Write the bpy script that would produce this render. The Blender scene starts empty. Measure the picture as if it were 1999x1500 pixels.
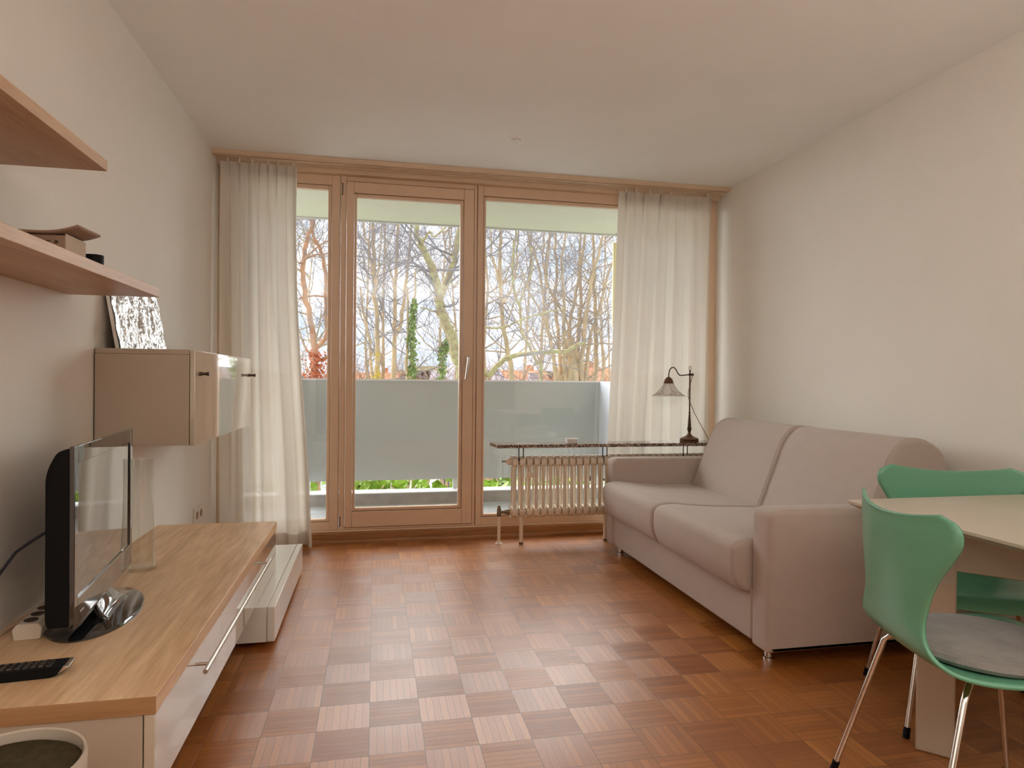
import bpy, math, random
from mathutils import Vector, Matrix
random.seed(7)
C = bpy.context.scene.collection
PI = math.pi
# ------------------------------------------------------------------ camera model
FPX, YAW, PITCH, ROLL, EYE = 1285.19, .2052, -.0056, .0098, 1.10
_cy, _sy, _cp, _sp = math.cos(YAW), math.sin(YAW), math.cos(PITCH), math.sin(PITCH)
FW = Vector((_sy*_cp, _cy*_cp, _sp)); _r = Vector((_cy, -_sy, 0)); _u = _r.cross(FW)
RT = _r*math.cos(ROLL)+_u*math.sin(ROLL); UP = -_r*math.sin(ROLL)+_u*math.cos(ROLL)
def at(px, py, Y):
    d = FW*FPX+RT*(px-999.5)-UP*(py-750)
    return Vector((d.x*Y/d.y, Y, EYE+d.z*Y/d.y))
cam = bpy.data.objects.new('camera', bpy.data.cameras.new('camera')); C.objects.link(cam)
cam.matrix_world = Matrix(((RT.x, UP.x, -FW.x, 0), (RT.y, UP.y, -FW.y, 0), (RT.z, UP.z, -FW.z, EYE), (0, 0, 0, 1)))
cam.data.sensor_width = 36; cam.data.lens = FPX*36/1999; cam.data.clip_start = .05; cam.data.clip_end = 500
bpy.context.scene.camera = cam
# ------------------------------------------------------------------ materials
def newmat(name):
    m = bpy.data.materials.new(name); m.use_nodes = True
    nt = m.node_tree; b = nt.nodes.get('Principled BSDF')
    return m, nt, b
def N(nt, t, **k):
    n = nt.nodes.new(t)
    for a, v in k.items():
        if hasattr(n, a): setattr(n, a, v)
        else: n.inputs[a.replace('_', ' ')].default_value = v
    return n
def lin(c):
    return tuple(((x/255)/12.92 if x/255 <= .04045 else ((x/255+.055)/1.055)**2.4) for x in c)+(1,)
def mat(name, col, rough=.5, metal=0, spec=.5, var=.06, vscale=6, stretch=(1, 1, 1), bump=0, bscale=60, coat=0, col2=None, detail=4):
    m, nt, b = newmat(name)
    c = col if len(col) == 4 else tuple(col)+(1,)
    c2 = (tuple(x*(1-var*2) for x in c[:3])+(1,)) if col2 is None else (tuple(col2)+(1,))[:4]
    tc = N(nt, 'ShaderNodeTexCoord'); mp = N(nt, 'ShaderNodeMapping'); mp.inputs['Scale'].default_value = stretch
    nt.links.new(tc.outputs['Object'], mp.inputs['Vector'])
    no = N(nt, 'ShaderNodeTexNoise', Scale=vscale, Detail=detail); nt.links.new(mp.outputs[0], no.inputs['Vector'])
    cr = N(nt, 'ShaderNodeValToRGB'); cr.color_ramp.elements[0].position = .35; cr.color_ramp.elements[1].position = .65
    cr.color_ramp.elements[0].color = c2; cr.color_ramp.elements[1].color = c
    nt.links.new(no.outputs['Fac'], cr.inputs['Fac']); nt.links.new(cr.outputs['Color'], b.inputs['Base Color'])
    b.inputs['Roughness'].default_value = rough; b.inputs['Metallic'].default_value = metal
    b.inputs['Specular IOR Level'].default_value = spec; b.inputs['Coat Weight'].default_value = coat
    if coat: b.inputs['Coat Roughness'].default_value = .03
    if bump:
        n2 = N(nt, 'ShaderNodeTexNoise', Scale=bscale, Detail=3); nt.links.new(mp.outputs[0], n2.inputs['Vector'])
        bp = N(nt, 'ShaderNodeBump', Strength=bump, Distance=.01)
        nt.links.new(n2.outputs['Fac'], bp.inputs['Height']); nt.links.new(bp.outputs['Normal'], b.inputs['Normal'])
    return m
def fabric(name, col, var=.015, sc=900, bump=.25):
    m = mat(name, col, rough=.95, spec=.15, var=var, vscale=14, bump=0)
    nt = m.node_tree; b = nt.nodes['Principled BSDF']
    tc = N(nt, 'ShaderNodeTexCoord'); w1 = N(nt, 'ShaderNodeTexWave', Scale=sc/12, Distortion=2.0); w1.bands_direction = 'Y'
    w2 = N(nt, 'ShaderNodeTexWave', Scale=sc/12, Distortion=2.0); w2.bands_direction = 'Z'
    no = N(nt, 'ShaderNodeTexNoise', Scale=350.0, Detail=2.0)
    a = N(nt, 'ShaderNodeMath', operation='ADD'); a2 = N(nt, 'ShaderNodeMath', operation='ADD')
    for w in (w1, w2, no): nt.links.new(tc.outputs['Object'], w.inputs['Vector'])
    nt.links.new(w1.outputs['Fac'], a.inputs[0]); nt.links.new(w2.outputs['Fac'], a.inputs[1])
    nt.links.new(a.outputs[0], a2.inputs[0]); nt.links.new(no.outputs['Fac'], a2.inputs[1])
    bp = N(nt, 'ShaderNodeBump', Strength=bump, Distance=.002); nt.links.new(a2.outputs[0], bp.inputs['Height']); nt.links.new(bp.outputs['Normal'], b.inputs['Normal'])
    b.inputs['Sheen Weight'].default_value = .25
    return m
def wood(name, c_light, c_dark, axis='Y', rough=.42, scale=1.0):
    m, nt, b = newmat(name)
    tc = N(nt, 'ShaderNodeTexCoord'); mp = N(nt, 'ShaderNodeMapping')
    s = [9*scale, 9*scale, 9*scale]; s['XYZ'.index(axis)] = .7*scale; mp.inputs['Scale'].default_value = s
    nt.links.new(tc.outputs['Object'], mp.inputs['Vector'])
    n1 = N(nt, 'ShaderNodeTexNoise', Scale=1.1, Detail=5.0, Distortion=1.6); n2 = N(nt, 'ShaderNodeTexNoise', Scale=9.0, Detail=8.0, Roughness=.65)
    nt.links.new(mp.outputs[0], n1.inputs['Vector']); nt.links.new(mp.outputs[0], n2.inputs['Vector'])
    mx = N(nt, 'ShaderNodeMath', operation='MULTIPLY_ADD'); mx.inputs[1].default_value = .55
    sc2 = N(nt, 'ShaderNodeMath', operation='MULTIPLY'); sc2.inputs[1].default_value = .45
    nt.links.new(n1.outputs['Fac'], mx.inputs[0]); nt.links.new(n2.outputs['Fac'], sc2.inputs[0]); nt.links.new(sc2.outputs[0], mx.inputs[2])
    cr = N(nt, 'ShaderNodeValToRGB'); cr.color_ramp.elements[0].position = .36; cr.color_ramp.elements[1].position = .62
    cr.color_ramp.elements[0].color = tuple(c_dark)+(1,); cr.color_ramp.elements[1].color = tuple(c_light)+(1,)
    nt.links.new(mx.outputs[0], cr.inputs['Fac']); nt.links.new(cr.outputs['Color'], b.inputs['Base Color'])
    b.inputs['Roughness'].default_value = rough
    bp = N(nt, 'ShaderNodeBump', Strength=.12, Distance=.002); nt.links.new(n2.outputs['Fac'], bp.inputs['Height']); nt.links.new(bp.outputs['Normal'], b.inputs['Normal'])
    return m
def parquet():
    m, nt, b = newmat('mosaic_parquet'); L = nt.links.new
    T = .163; ST = 7
    geo = N(nt, 'ShaderNodeNewGeometry'); sep = N(nt, 'ShaderNodeSeparateXYZ'); L(geo.outputs['Position'], sep.inputs[0])
    def M(op, a, c=None, d=None):
        n = N(nt, 'ShaderNodeMath', operation=op)
        for i, v in enumerate((a, c, d)):
            if v is None: continue
            if isinstance(v, (int, float)): n.inputs[i].default_value = v
            else: L(v, n.inputs[i])
        return n.outputs[0]
    u = M('DIVIDE', M('ADD', sep.outputs[0], .008+T*20), T); v = M('DIVIDE', M('ADD', sep.outputs[1], T*40-2.444), T)
    iu, iv = M('FLOOR', u), M('FLOOR', v); fu, fv = M('FRACT', u), M('FRACT', v)
    par = M('MODULO', M('ADD', iu, iv), 2.0)       # (20,39) is a tile with strips along Y -> odd
    vert = M('GREATER_THAN', par, .5)
    def mixf(f, a, c): return M('ADD', M('MULTIPLY', f, a), M('MULTIPLY', M('SUBTRACT', 1.0, f), c))
    s = M('MULTIPLY', mixf(vert, fu, fv), float(ST)); along = mixf(vert, fv, fu)
    si = M('FLOOR', s); sf = M('FRACT', s)
    cmb = N(nt, 'ShaderNodeCombineXYZ'); L(iu, cmb.inputs[0]); L(iv, cmb.inputs[1]); L(si, cmb.inputs[2])
    wn = N(nt, 'ShaderNodeTexWhiteNoise', noise_dimensions='3D'); L(cmb.outputs[0], wn.inputs['Vector'])
    cm2 = N(nt, 'ShaderNodeCombineXYZ'); L(iu, cm2.inputs[0]); L(iv, cm2.inputs[1])
    wt = N(nt, 'ShaderNodeTexWhiteNoise', noise_dimensions='3D'); L(cm2.outputs[0], wt.inputs['Vector'])
    # grain
    g = N(nt, 'ShaderNodeCombineXYZ'); L(M('MULTIPLY', along, 1.2), g.inputs[0]); L(M('MULTIPLY', s, 9.0), g.inputs[1]); L(M('ADD', M('MULTIPLY', wn.outputs['Value'], 37.0), M('MULTIPLY', iu, 3.1)), g.inputs[2])
    gn = N(nt, 'ShaderNodeTexNoise', Scale=2.0, Detail=6.0, Roughness=.7); L(g.outputs[0], gn.inputs['Vector'])
    f = M('ADD', M('ADD', M('MULTIPLY', wn.outputs['Value'], .19), M('MULTIPLY', wt.outputs['Value'], .15)), M('ADD', M('MULTIPLY', gn.outputs['Fac'], .53), M('MULTIPLY', vert, .06)))  # strips along Y lighter: view-dependent sheen painted into the colour
    cr = N(nt, 'ShaderNodeValToRGB'); e = cr.color_ramp.elements
    e[0].position = .28; e[0].color = FLOOR_C[0]; e[1].position = .92; e[1].color = FLOOR_C[2]
    k = e.new(.58); k.color = FLOOR_C[1]
    L(f, cr.inputs['Fac'])
    # joints
    def edge(x, w): return M('LESS_THAN', M('MINIMUM', x, M('SUBTRACT', 1.0, x)), w)
    gap = M('MAXIMUM', M('MULTIPLY', edge(sf, .035), M('ADD', .35, M('MULTIPLY', wn.outputs['Value'], .5))), M('MULTIPLY', edge(along, .008), .95))
    mx = N(nt, 'ShaderNodeMix', data_type='RGBA'); L(gap, mx.inputs[0]); L(cr.outputs['Color'], mx.inputs[6]); mx.inputs[7].default_value = (.07, .035, .018, 1)
    L(mx.outputs[2], b.inputs['Base Color'])
    big = N(nt, 'ShaderNodeTexNoise', Scale=2.5, Detail=6.0); L(geo.outputs['Position'], big.inputs['Vector'])
    L(M('ADD', .20, M('MULTIPLY', M('ADD', big.outputs['Fac'], gn.outputs['Fac']), .13)), b.inputs['Roughness'])
    bp = N(nt, 'ShaderNodeBump', Strength=.5, Distance=.0014)
    L(M('SUBTRACT', M('ADD', M('MULTIPLY', gn.outputs['Fac'], .5), M('MULTIPLY', wn.outputs['Value'], .35)), gap), bp.inputs['Height']); L(bp.outputs['Normal'], b.inputs['Normal'])
    b.inputs['Specular IOR Level'].default_value = .85; b.inputs['Coat Weight'].default_value = .40; b.inputs['Coat IOR'].default_value = 1.6; b.inputs['Coat Roughness'].default_value = .24; nt.links.new(bp.outputs['Normal'], b.inputs['Coat Normal'])
    return m
FLOOR_C = [(.27, .080, .014, 1), (.47, .165, .030, 1), (.68, .30, .065, 1)]
def glassmat(name, tint=(.97, .985, .975), refl=1.0, rough=0.0):
    m = bpy.data.materials.new(name); m.use_nodes = True; nt = m.node_tree; nt.nodes.clear()
    o = N(nt, 'ShaderNodeOutputMaterial'); mx = N(nt, 'ShaderNodeMixShader'); t = N(nt, 'ShaderNodeBsdfTransparent'); g = N(nt, 'ShaderNodeBsdfGlossy')
    t.inputs['Color'].default_value = tuple(tint)+(1,); g.inputs['Roughness'].default_value = rough
    fr = N(nt, 'ShaderNodeLayerWeight', Blend=.5); pw = N(nt, 'ShaderNodeMath', operation='POWER'); pw.inputs[1].default_value = 5.0; nt.links.new(fr.outputs['Facing'], pw.inputs[0])
    mu = N(nt, 'ShaderNodeMath', operation='MULTIPLY_ADD'); mu.inputs[1].default_value = .9*refl; mu.inputs[2].default_value = .05*refl
    nt.links.new(pw.outputs[0], mu.inputs[0]); nt.links.new(mu.outputs[0], mx.inputs[0])
    nt.links.new(t.outputs[0], mx.inputs[1]); nt.links.new(g.outputs[0], mx.inputs[2]); nt.links.new(mx.outputs[0], o.inputs[0])
    return m
def cloth_thin(name, col, transl=.45, transp=.05):
    m = bpy.data.materials.new(name); m.use_nodes = True; nt = m.node_tree; nt.nodes.clear(); L = nt.links.new
    o = N(nt, 'ShaderNodeOutputMaterial'); d = N(nt, 'ShaderNodeBsdfDiffuse'); tr = N(nt, 'ShaderNodeBsdfTranslucent'); tp = N(nt, 'ShaderNodeBsdfTransparent')
    tc = N(nt, 'ShaderNodeTexCoord'); no = N(nt, 'ShaderNodeTexNoise', Scale=240.0, Detail=2.0); L(tc.outputs['Object'], no.inputs['Vector'])
    cr = N(nt, 'ShaderNodeValToRGB'); cr.color_ramp.elements[0].color = tuple(x*.93 for x in col)+(1,); cr.color_ramp.elements[1].color = tuple(col)+(1,)
    L(no.outputs['Fac'], cr.inputs[0]); L(cr.outputs[0], d.inputs[0]); L(cr.outputs[0], tr.inputs[0])
    bp = N(nt, 'ShaderNodeBump', Strength=.2, Distance=.001); L(no.outputs['Fac'], bp.inputs['Height']); L(bp.outputs[0], d.inputs['Normal'])
    a = N(nt, 'ShaderNodeMixShader'); a.inputs[0].default_value = transl; L(d.outputs[0], a.inputs[1]); L(tr.outputs[0], a.inputs[2])
    b = N(nt, 'ShaderNodeMixShader'); b.inputs[0].default_value = transp; L(a.outputs[0], b.inputs[1]); L(tp.outputs[0], b.inputs[2]); L(b.outputs[0], o.inputs[0])
    return m
WALLC = (.81, .765, .70)
M = dict(
    wall=mat('wall_paint', WALLC, rough=.9, spec=.1, var=.012, vscale=3, bump=.12, bscale=350),
    ceil=mat('ceiling_paint', (.88, .86, .82), rough=.95, spec=.05, var=.012, vscale=3, bump=.15, bscale=260),
    backwall=mat('darkened_rear_wall', (.20, .15, .11), rough=.8, var=.1),  # unseen rear wall, made dark to cut light bounced from behind
    frame=mat('cream_frame_paint', (.74, .53, .37), rough=.38, var=.02, vscale=9),
    frame2=mat('cream_rail_paint', (.70, .52, .36), rough=.5, var=.03, vscale=9),
    gap=mat('dark_rubber', (.03, .02, .015), rough=.8, var=.05),
    floor=parquet(),
    skirt=wood('skirting_wood', (.42, .19, .065), (.22, .085, .025), 'X', .35),
    oak=wood('oak_top', (.88, .62, .38), (.58, .35, .18), 'Y', .4),
    oak_shaded=wood('oak_shaded_edge', (.50, .29, .14), (.36, .19, .08), 'X', .5),  # same oak, darkened: low light on the near edge put into the colour
    oakshelf=wood('oak_shelf', (.60, .40, .25), (.44, .26, .15), 'Y', .45, 1.4),
    lacq=mat('cream_lacquer', (.60, .54, .44), rough=.06, var=.01, coat=1.0, spec=.9),
    lacqm=mat('cream_matt_lacquer', (.50, .42, .33), rough=.4, var=.02),
    lowwhite=mat('white_box_lacquer', (.78, .76, .70), rough=.16, var=.01),
    chrome=mat('chrome', (.78, .76, .73), rough=.13, metal=1, var=.01),
    steel=mat('brushed_steel', (.55, .50, .44), rough=.28, metal=1, var=.04, vscale=60),
    bronze=mat('dark_bronze', (.10, .065, .04), rough=.38, metal=.8, var=.2, vscale=40),
    brown_brass=mat('aged_brass', (.22, .12, .065), rough=.4, metal=.7, var=.2, vscale=60),
    black=mat('black_plastic', (.006, .006, .007), rough=.6, var=.1, spec=.15),
    pblack=mat('gloss_black', (.012, .012, .014), rough=.03, var=.02, coat=1.0, spec=.8),
    screen=mat('screen_glass', (.02, .02, .024), rough=.03, var=.01, spec=1.0, coat=1.0),
    silver=mat('silver_print', (.7, .7, .7), rough=.3, metal=.6),
    plastic=mat('white_plastic', (.76, .68, .58), rough=.35, var=.01),
    slot=mat('socket_hole', (.06, .035, .02), rough=.7),
    fabric=fabric('taupe_sofa_fabric', (.48, .395, .345)),
    grayfelt=fabric('grey_felt', (.30, .275, .26), .12, 1200, .4),
    olive=mat('olive_cloth', (.075, .058, .03), rough=.95, spec=.1, var=.12, vscale=60, bump=.5, bscale=300),
    green=mat('green_lacquered_plywood', (.15, .40, .26), rough=.26, var=.03, vscale=5, stretch=(1, 1, 1)),
    table=mat('cream_table_laminate', (.56, .48, .39), rough=.3, var=.015),
    granite=None, rad=mat('radiator_paint', (.80, .68, .54), rough=.3, var=.03, vscale=20),
    valve=mat('valve_brass', (.30, .22, .15), rough=.45, metal=.6, var=.3, vscale=90),
    dish=mat('white_ceramic', (.85, .83, .80), rough=.2, var=.01),
    shade=None, vine=mat('brown_paint_line', (.16, .10, .06), rough=.6), petal=mat('yellow_paint_flower', (.45, .30, .10), rough=.6),
    glass=glassmat('window_glass'), vglass=glassmat('clear_glass', (.975, .98, .97), 1.1),
    curtain=cloth_thin('white_curtain', (.78, .72, .63), .26, .04),
    card=mat('brown_card', (.36, .23, .16), rough=.8, var=.05), cardw=mat('pale_card', (.60, .46, .34), rough=.8, var=.04),
    cable=mat('black_cable', (.02, .02, .04), rough=.5), cablew=mat('beige_cable', (.55, .42, .30), rough=.5),
    parapet=mat('grey_parapet_board', (.50, .53, .52), rough=.6, var=.02, vscale=2), parapet_side=mat('pale_side_board', (.66, .69, .76), rough=.7, var=.02),
    soffit=mat('balcony_soffit_paint', (.66, .65, .52), rough=.9, var=.02), slabedge=mat('slab_edge', (.58, .57, .56), rough=.8, var=.05),
    concrete=mat('balcony_concrete', (.62, .64, .65), rough=.6, var=.08, vscale=5, bump=.2, bscale=60), curb=mat('curb_concrete', (.42, .40, .38), rough=.8, var=.1, vscale=8), curbtop=mat('curb_top_metal', (.78, .78, .80), rough=.4, var=.02),
    ground=mat('pale_ground', (.50, .52, .46), rough=.95, var=.2, vscale=.3),
    bark=mat('tan_bark', (.66, .48, .28), rough=.9, var=.22, vscale=9, stretch=(1, 1, .25), bump=.6, bscale=30, col2=(.44, .33, .20)),
    barkr=mat('reddish_bark', (.60, .30, .15), rough=.9, bump=.6, bscale=30, vscale=9, col2=(.36, .22, .14)),
    moss=mat('mossy_bark', (.50, .47, .22), rough=.9, bump=.6, bscale=30, vscale=12, col2=(.36, .26, .15)),
    twig=mat('grey_twigs', (.34, .31, .32), rough=.9, var=.2, vscale=3), twigt=mat('tan_twigs', (.56, .43, .28), rough=.9, var=.2, vscale=3),
    ivy=mat('ivy_leaves', (.36, .50, .14), rough=.5, var=.3, vscale=8), leaf=mat('bright_green_leaves', (.42, .62, .06), rough=.5, var=.25, vscale=6), rust=mat('rust_leaves', (.70, .20, .07), rough=.7, var=.2, vscale=5),
    rusttwig=mat('rusty_twigs', (.52, .32, .22), rough=.9, var=.2, vscale=3),
    lich=mat('yellow_lichen', (.75, .60, .08), rough=.9),
    roof=mat('orange_tiles', (.74, .29, .12), rough=.8, var=.15, vscale=3), roofg=mat('grey_purple_tiles', (.52, .47, .52), rough=.8, var=.12, vscale=4), roofb=mat('blue_grey_roof', (.36, .44, .52), rough=.7, var=.15, vscale=2),
    hwall=mat('pale_house_wall', (.78, .70, .60), rough=.9, var=.05), hwally=mat('yellow_house_wall', (.80, .70, .42), rough=.9, var=.05), hwin=mat('dark_house_window', (.13, .15, .18), rough=.2),
    hill=mat('far_woods', (.42, .46, .50), rough=1, var=.1, vscale=.1), hedge=mat('pale_green_hedge', (.50, .56, .36), rough=1, var=.2, vscale=2),
    ybar=mat('pale_yellow_board', (.80, .70, .42), rough=.7, var=.04),
)
def granite():
    m, nt, b = newmat('granite'); L = nt.links.new
    tc = N(nt, 'ShaderNodeTexCoord'); v = N(nt, 'ShaderNodeTexVoronoi', Scale=170.0); n = N(nt, 'ShaderNodeTexNoise', Scale=120.0, Detail=3.0)
    L(tc.outputs['Object'], v.inputs['Vector']); L(tc.outputs['Object'], n.inputs['Vector'])
    sp = N(nt, 'ShaderNodeSeparateColor'); L(v.outputs['Color'], sp.inputs[0])
    cr = N(nt, 'ShaderNodeValToRGB'); e = cr.color_ramp.elements; e[0].color = (.035, .022, .02, 1); e[0].position = .25; e[1].color = (.62, .50, .42, 1); e[1].position = .95
    k = e.new(.45); k.color = (.20, .12, .085, 1); k = e.new(.7); k.color = (.36, .25, .19, 1)
    L(sp.outputs[0], cr.inputs[0]); L(cr.outputs[0], b.inputs['Base Color']); b.inputs['Roughness'].default_value = .06; b.inputs['Specular IOR Level'].default_value = .7
    return m
M['granite'] = granite()
M['lacq'].node_tree.nodes['Principled BSDF'].inputs['Coat IOR'].default_value = 1.8
M['shade'] = cloth_thin('frosted_glass_shade', (.95, .92, .88), .5, .25)
def foil():
    m = mat('crumpled_foil', (.80, .79, .79), rough=.16, metal=.9, var=.08, vscale=14, stretch=(1, 2.2, .8), bump=1.0, bscale=30)
    return m
M['foil'] = foil()
# ------------------------------------------------------------------ mesh builder
class MB:
    def __init__(s): s.v = []; s.f = []
    def add(s, vs, fs):
        o = len(s.v); s.v += [tuple(v) for v in vs]; s.f += [tuple(i+o for i in f) for f in fs]; return s
    def box(s, x0, x1, y0, y1, z0, z1):
        return s.add([(x0, y0, z0), (x1, y0, z0), (x1, y1, z0), (x0, y1, z0), (x0, y0, z1), (x1, y0, z1), (x1, y1, z1), (x0, y1, z1)],
                     [(0, 3, 2, 1), (4, 5, 6, 7), (0, 1, 5, 4), (1, 2, 6, 5), (2, 3, 7, 6), (3, 0, 4, 7)])
    def tube(s, pts, rad, n=8, cap=True):
        pts = [Vector(p) for p in pts]; k = len(pts)
        if not isinstance(rad, (list, tuple)): rad = [rad]*k
        t0 = (pts[1]-pts[0]).normalized(); ref = Vector((0, 0, 1)) if abs(t0.z) < .9 else Vector((1, 0, 0)); a = t0.cross(ref).normalized()
        vs = []
        for i, p in enumerate(pts):
            t = (pts[min(i+1, k-1)]-pts[max(i-1, 0)]).normalized(); a = (a-t*a.dot(t)).normalized(); b = t.cross(a)
            for j in range(n):
                an = 2*PI*j/n; vs.append(p+(a*math.cos(an)+b*math.sin(an))*rad[i])
        fs = [(i*n+j, i*n+(j+1) % n, (i+1)*n+(j+1) % n, (i+1)*n+j) for i in range(k-1) for j in range(n)]
        if cap: fs += [tuple(range(n-1, -1, -1)), tuple((k-1)*n+j for j in range(n))]
        return s.add(vs, fs)
    def lathe(s, prof, c=(0, 0, 0), n=32, sx=1, sy=1, closed=False, wob=None, axis='Z'):
        vs = []; k = len(prof)
        for i, (r, z) in enumerate(prof):
            for j in range(n):
                an = 2*PI*j/n; q = r*(1+(wob(an, i) if wob else 0)); a, b = q*math.cos(an)*sx, q*math.sin(an)*sy
                p = (a, b, z) if axis == 'Z' else ((z, a, b) if axis == 'X' else (a, z, b))
                vs.append((p[0]+c[0], p[1]+c[1], p[2]+c[2]))
        fs = [(i*n+j, i*n+(j+1) % n, (i+1)*n+(j+1) % n, (i+1)*n+j) for i in range(k-1) for j in range(n)]
        if closed: fs += [((k-1)*n+j, (k-1)*n+(j+1) % n, (j+1) % n, j) for j in range(n)]
        else:
            fs += [tuple(range(n-1, -1, -1)), tuple((k-1)*n+j for j in range(n))]
        return s.add(vs, fs)
    def prism(s, poly, a0, a1, axis='Y'):
        n = len(poly)
        def P(p, a): return {'Y': (p[0], a, p[1]), 'X': (a, p[0], p[1]), 'Z': (p[0], p[1], a)}[axis]
        return s.add([P(p, a0) for p in poly]+[P(p, a1) for p in poly],
                     [tuple(range(n)), tuple(range(2*n-1, n-1, -1))]+[(i, (i+1) % n, n+(i+1) % n, n+i) for i in range(n)])
    def grid(s, fn, nu, nv, closed_u=False):
        vs = [fn(i/nu, j/nv) for j in range(nv+1) for i in range(nu+1)]
        return s.add(vs, [(j*(nu+1)+i, j*(nu+1)+i+1, (j+1)*(nu+1)+i+1, (j+1)*(nu+1)+i) for j in range(nv) for i in range(nu)])
    def loft(s, poly, ys, ins):
        """closed profile in XZ extruded along Y; at each y the outline is inset by ins"""
        n = len(poly); vs = []
        nr = []
        for i in range(n):
            a = Vector(poly[i-1]); b = Vector(poly[(i+1) % n]); t = (b-a).normalized(); nr.append(Vector((t.y, -t.x)))
        area = sum(poly[i][0]*poly[(i+1) % n][1]-poly[(i+1) % n][0]*poly[i][1] for i in range(n))
        sg = 1 if area > 0 else -1
        for y, d in zip(ys, ins):
            for i in range(n):
                p = Vector(poly[i])-nr[i]*sg*d; vs.append((p.x, y, p.y))
        k = len(ys)
        fs = [(i*n+j, i*n+(j+1) % n, (i+1)*n+(j+1) % n, (i+1)*n+j) for i in range(k-1) for j in range(n)]
        fs += [tuple(range(n-1, -1, -1)), tuple((k-1)*n+j for j in range(n))]
        return s.add(vs, fs)
def rframe(mb, x0, x1, z0, z1, i0, i1, k0, k1, y0, y1):
    mb.box(x0, i0, y0, y1, z0, z1); mb.box(i1, x1, y0, y1, z0, z1); mb.box(i0, i1, y0, y1, z0, k0); mb.box(i0, i1, y0, y1, k1, z1); return mb
def rpoly(pts, r, n=5):
    """round the corners of polygon pts; r: radius or list"""
    out = []; k = len(pts)
    for i in range(k):
        p = Vector(pts[i]); a = Vector(pts[i-1]); b = Vector(pts[(i+1) % k]); rr = r[i] if isinstance(r, (list, tuple)) else r
        if rr <= 0: out.append(tuple(p)); continue
        da = (a-p); db = (b-p); q = min(rr, da.length*.49, db.length*.49); A = p+da.normalized()*q; B = p+db.normalized()*q
        for j in range(n+1):
            t = j/n; out.append(tuple(A*(1-t)**2+p*2*t*(1-t)+B*t*t))
    return out
def obj(name, mb, m, parent=None, loc=None, bevel=0, smooth=False, local=False, sub=0, solid=0, segs=2):
    base = Vector((0, 0, 0))
    if not local:
        if parent is not None:
            q = parent
            while q is not None: base += q.location; q = q.parent
        if loc is not None: base = Vector(loc)
    me = bpy.data.meshes.new(name); me.from_pydata([(v[0]-base.x, v[1]-base.y, v[2]-base.z) for v in mb.v], [], mb.f)
    me.materials.append(m); o = bpy.data.objects.new(name, me); C.objects.link(o)
    import bmesh
    b = bmesh.new(); b.from_mesh(me)
    if len(b.faces) < 60000: bmesh.ops.recalc_face_normals(b, faces=b.faces)
    b.to_mesh(me); b.free()
    if parent is not None: o.parent = parent
    elif loc is not None: o.location = loc
    if solid:
        q = o.modifiers.new('s', 'SOLIDIFY'); q.thickness = solid; q.offset = 0
    if bevel:
        q = o.modifiers.new('b', 'BEVEL'); q.width = bevel; q.segments = segs; q.limit_method = 'ANGLE'; q.angle_limit = .6
    if sub:
        q = o.modifiers.new('u', 'SUBSURF'); q.levels = sub; q.render_levels = sub
    if smooth or bevel or sub:
        me.polygons.foreach_set('use_smooth', [True]*len(me.polygons))
        if not sub:
            try: me.set_sharp_from_angle(angle=math.radians(38))
            except Exception: pass
    return o
def tag(o, label, cat, group=None, kind=None):
    if label: o['label'] = label
    if cat: o['category'] = cat
    if group: o['group'] = group
    if kind: o['kind'] = kind
    return o
def thing(name, label, cat, loc=(0, 0, 0), rz=0, group=None):
    o = bpy.data.objects.new(name, None); C.objects.link(o); o.location = loc; o.rotation_euler = (0, 0, rz); o.empty_display_size = .1
    return tag(o, label, cat, group)
def struct(name, mb, m, parent=None, **k):
    o = obj(name, mb, m, parent, **k)
    if parent is None: o['kind'] = 'structure'
    return o
def sempty(name):
    o = bpy.data.objects.new(name, None); C.objects.link(o); o['kind'] = 'structure'; return o
def copy_tree(o, parent=None):
    c = o.copy(); C.objects.link(c); c.parent = parent
    for ch in list(o.children): copy_tree(ch, c)
    return c
# ------------------------------------------------------------------ the room
XL, XR, YW, ZC, YB = -.998, 2.51, 4.55, 2.514, -2.6
struct('floor', MB().box(XL-.1, XR+.1, YB-.1, YW+.05, -.1, 0), M['floor'])
struct('ceiling', MB().box(XL-.1, XR+.1, YB-.1, YW+.07, ZC, ZC+.12), M['ceil'])
struct('wall_left', MB().box(XL-.12, XL, YB-.1, YW+.1, 0, ZC), M['wall'])
struct('wall_right', MB().box(XR, XR+.12, YB-.1, YW+.1, 0, ZC), M['wall'])
struct('wall_back', MB().box(XL, XR, YB-.12, YB, 0, ZC), M['backwall'])
# window wall
def pane(nm, x0, x1, z0, z1, y, par): return obj(nm, MB().box(x0, x1, y, y+.004, z0, z1), M['glass'], par)
w1 = sempty('window_1')
obj('window_frame', rframe(MB(), XL, -.2365, .085, 2.457, -.862, -.290, .139, 2.392, 4.55, 4.63), M['frame'], w1, bevel=.003)
obj('glazing_bead', rframe(MB(), -.859, -.293, .142, 2.389, -.835, -.315, .158, 2.362, 4.560, 4.60), M['frame'], w1, bevel=.004)
pane('pane', -.84, -.31, .15, 2.37, 4.590, w1)
w2 = sempty('window_2')
obj('window_frame', rframe(MB(), .6925, XR, .085, 2.457, .733, 2.44, .139, 2.388, 4.55, 4.63), M['frame'], w2, bevel=.003)
obj('glazing_bead', rframe(MB(), .736, 2.437, .142, 2.385, .752, 2.42, .158, 2.362, 4.560, 4.60), M['frame'], w2, bevel=.004)
pane('pane', .745, 2.43, .15, 2.37, 4.590, w2)
d1 = sempty('door_1')
fr = MB(); fr.box(-.232, -.197, 4.545, 4.63, .085, 2.457); fr.box(.668, .688, 4.55, 4.63, .085, 2.457); fr.box(-.197, .668, 4.55, 4.63, 2.425, 2.457); fr.box(-.197, .668, 4.55, 4.63, .085, .098)
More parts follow.
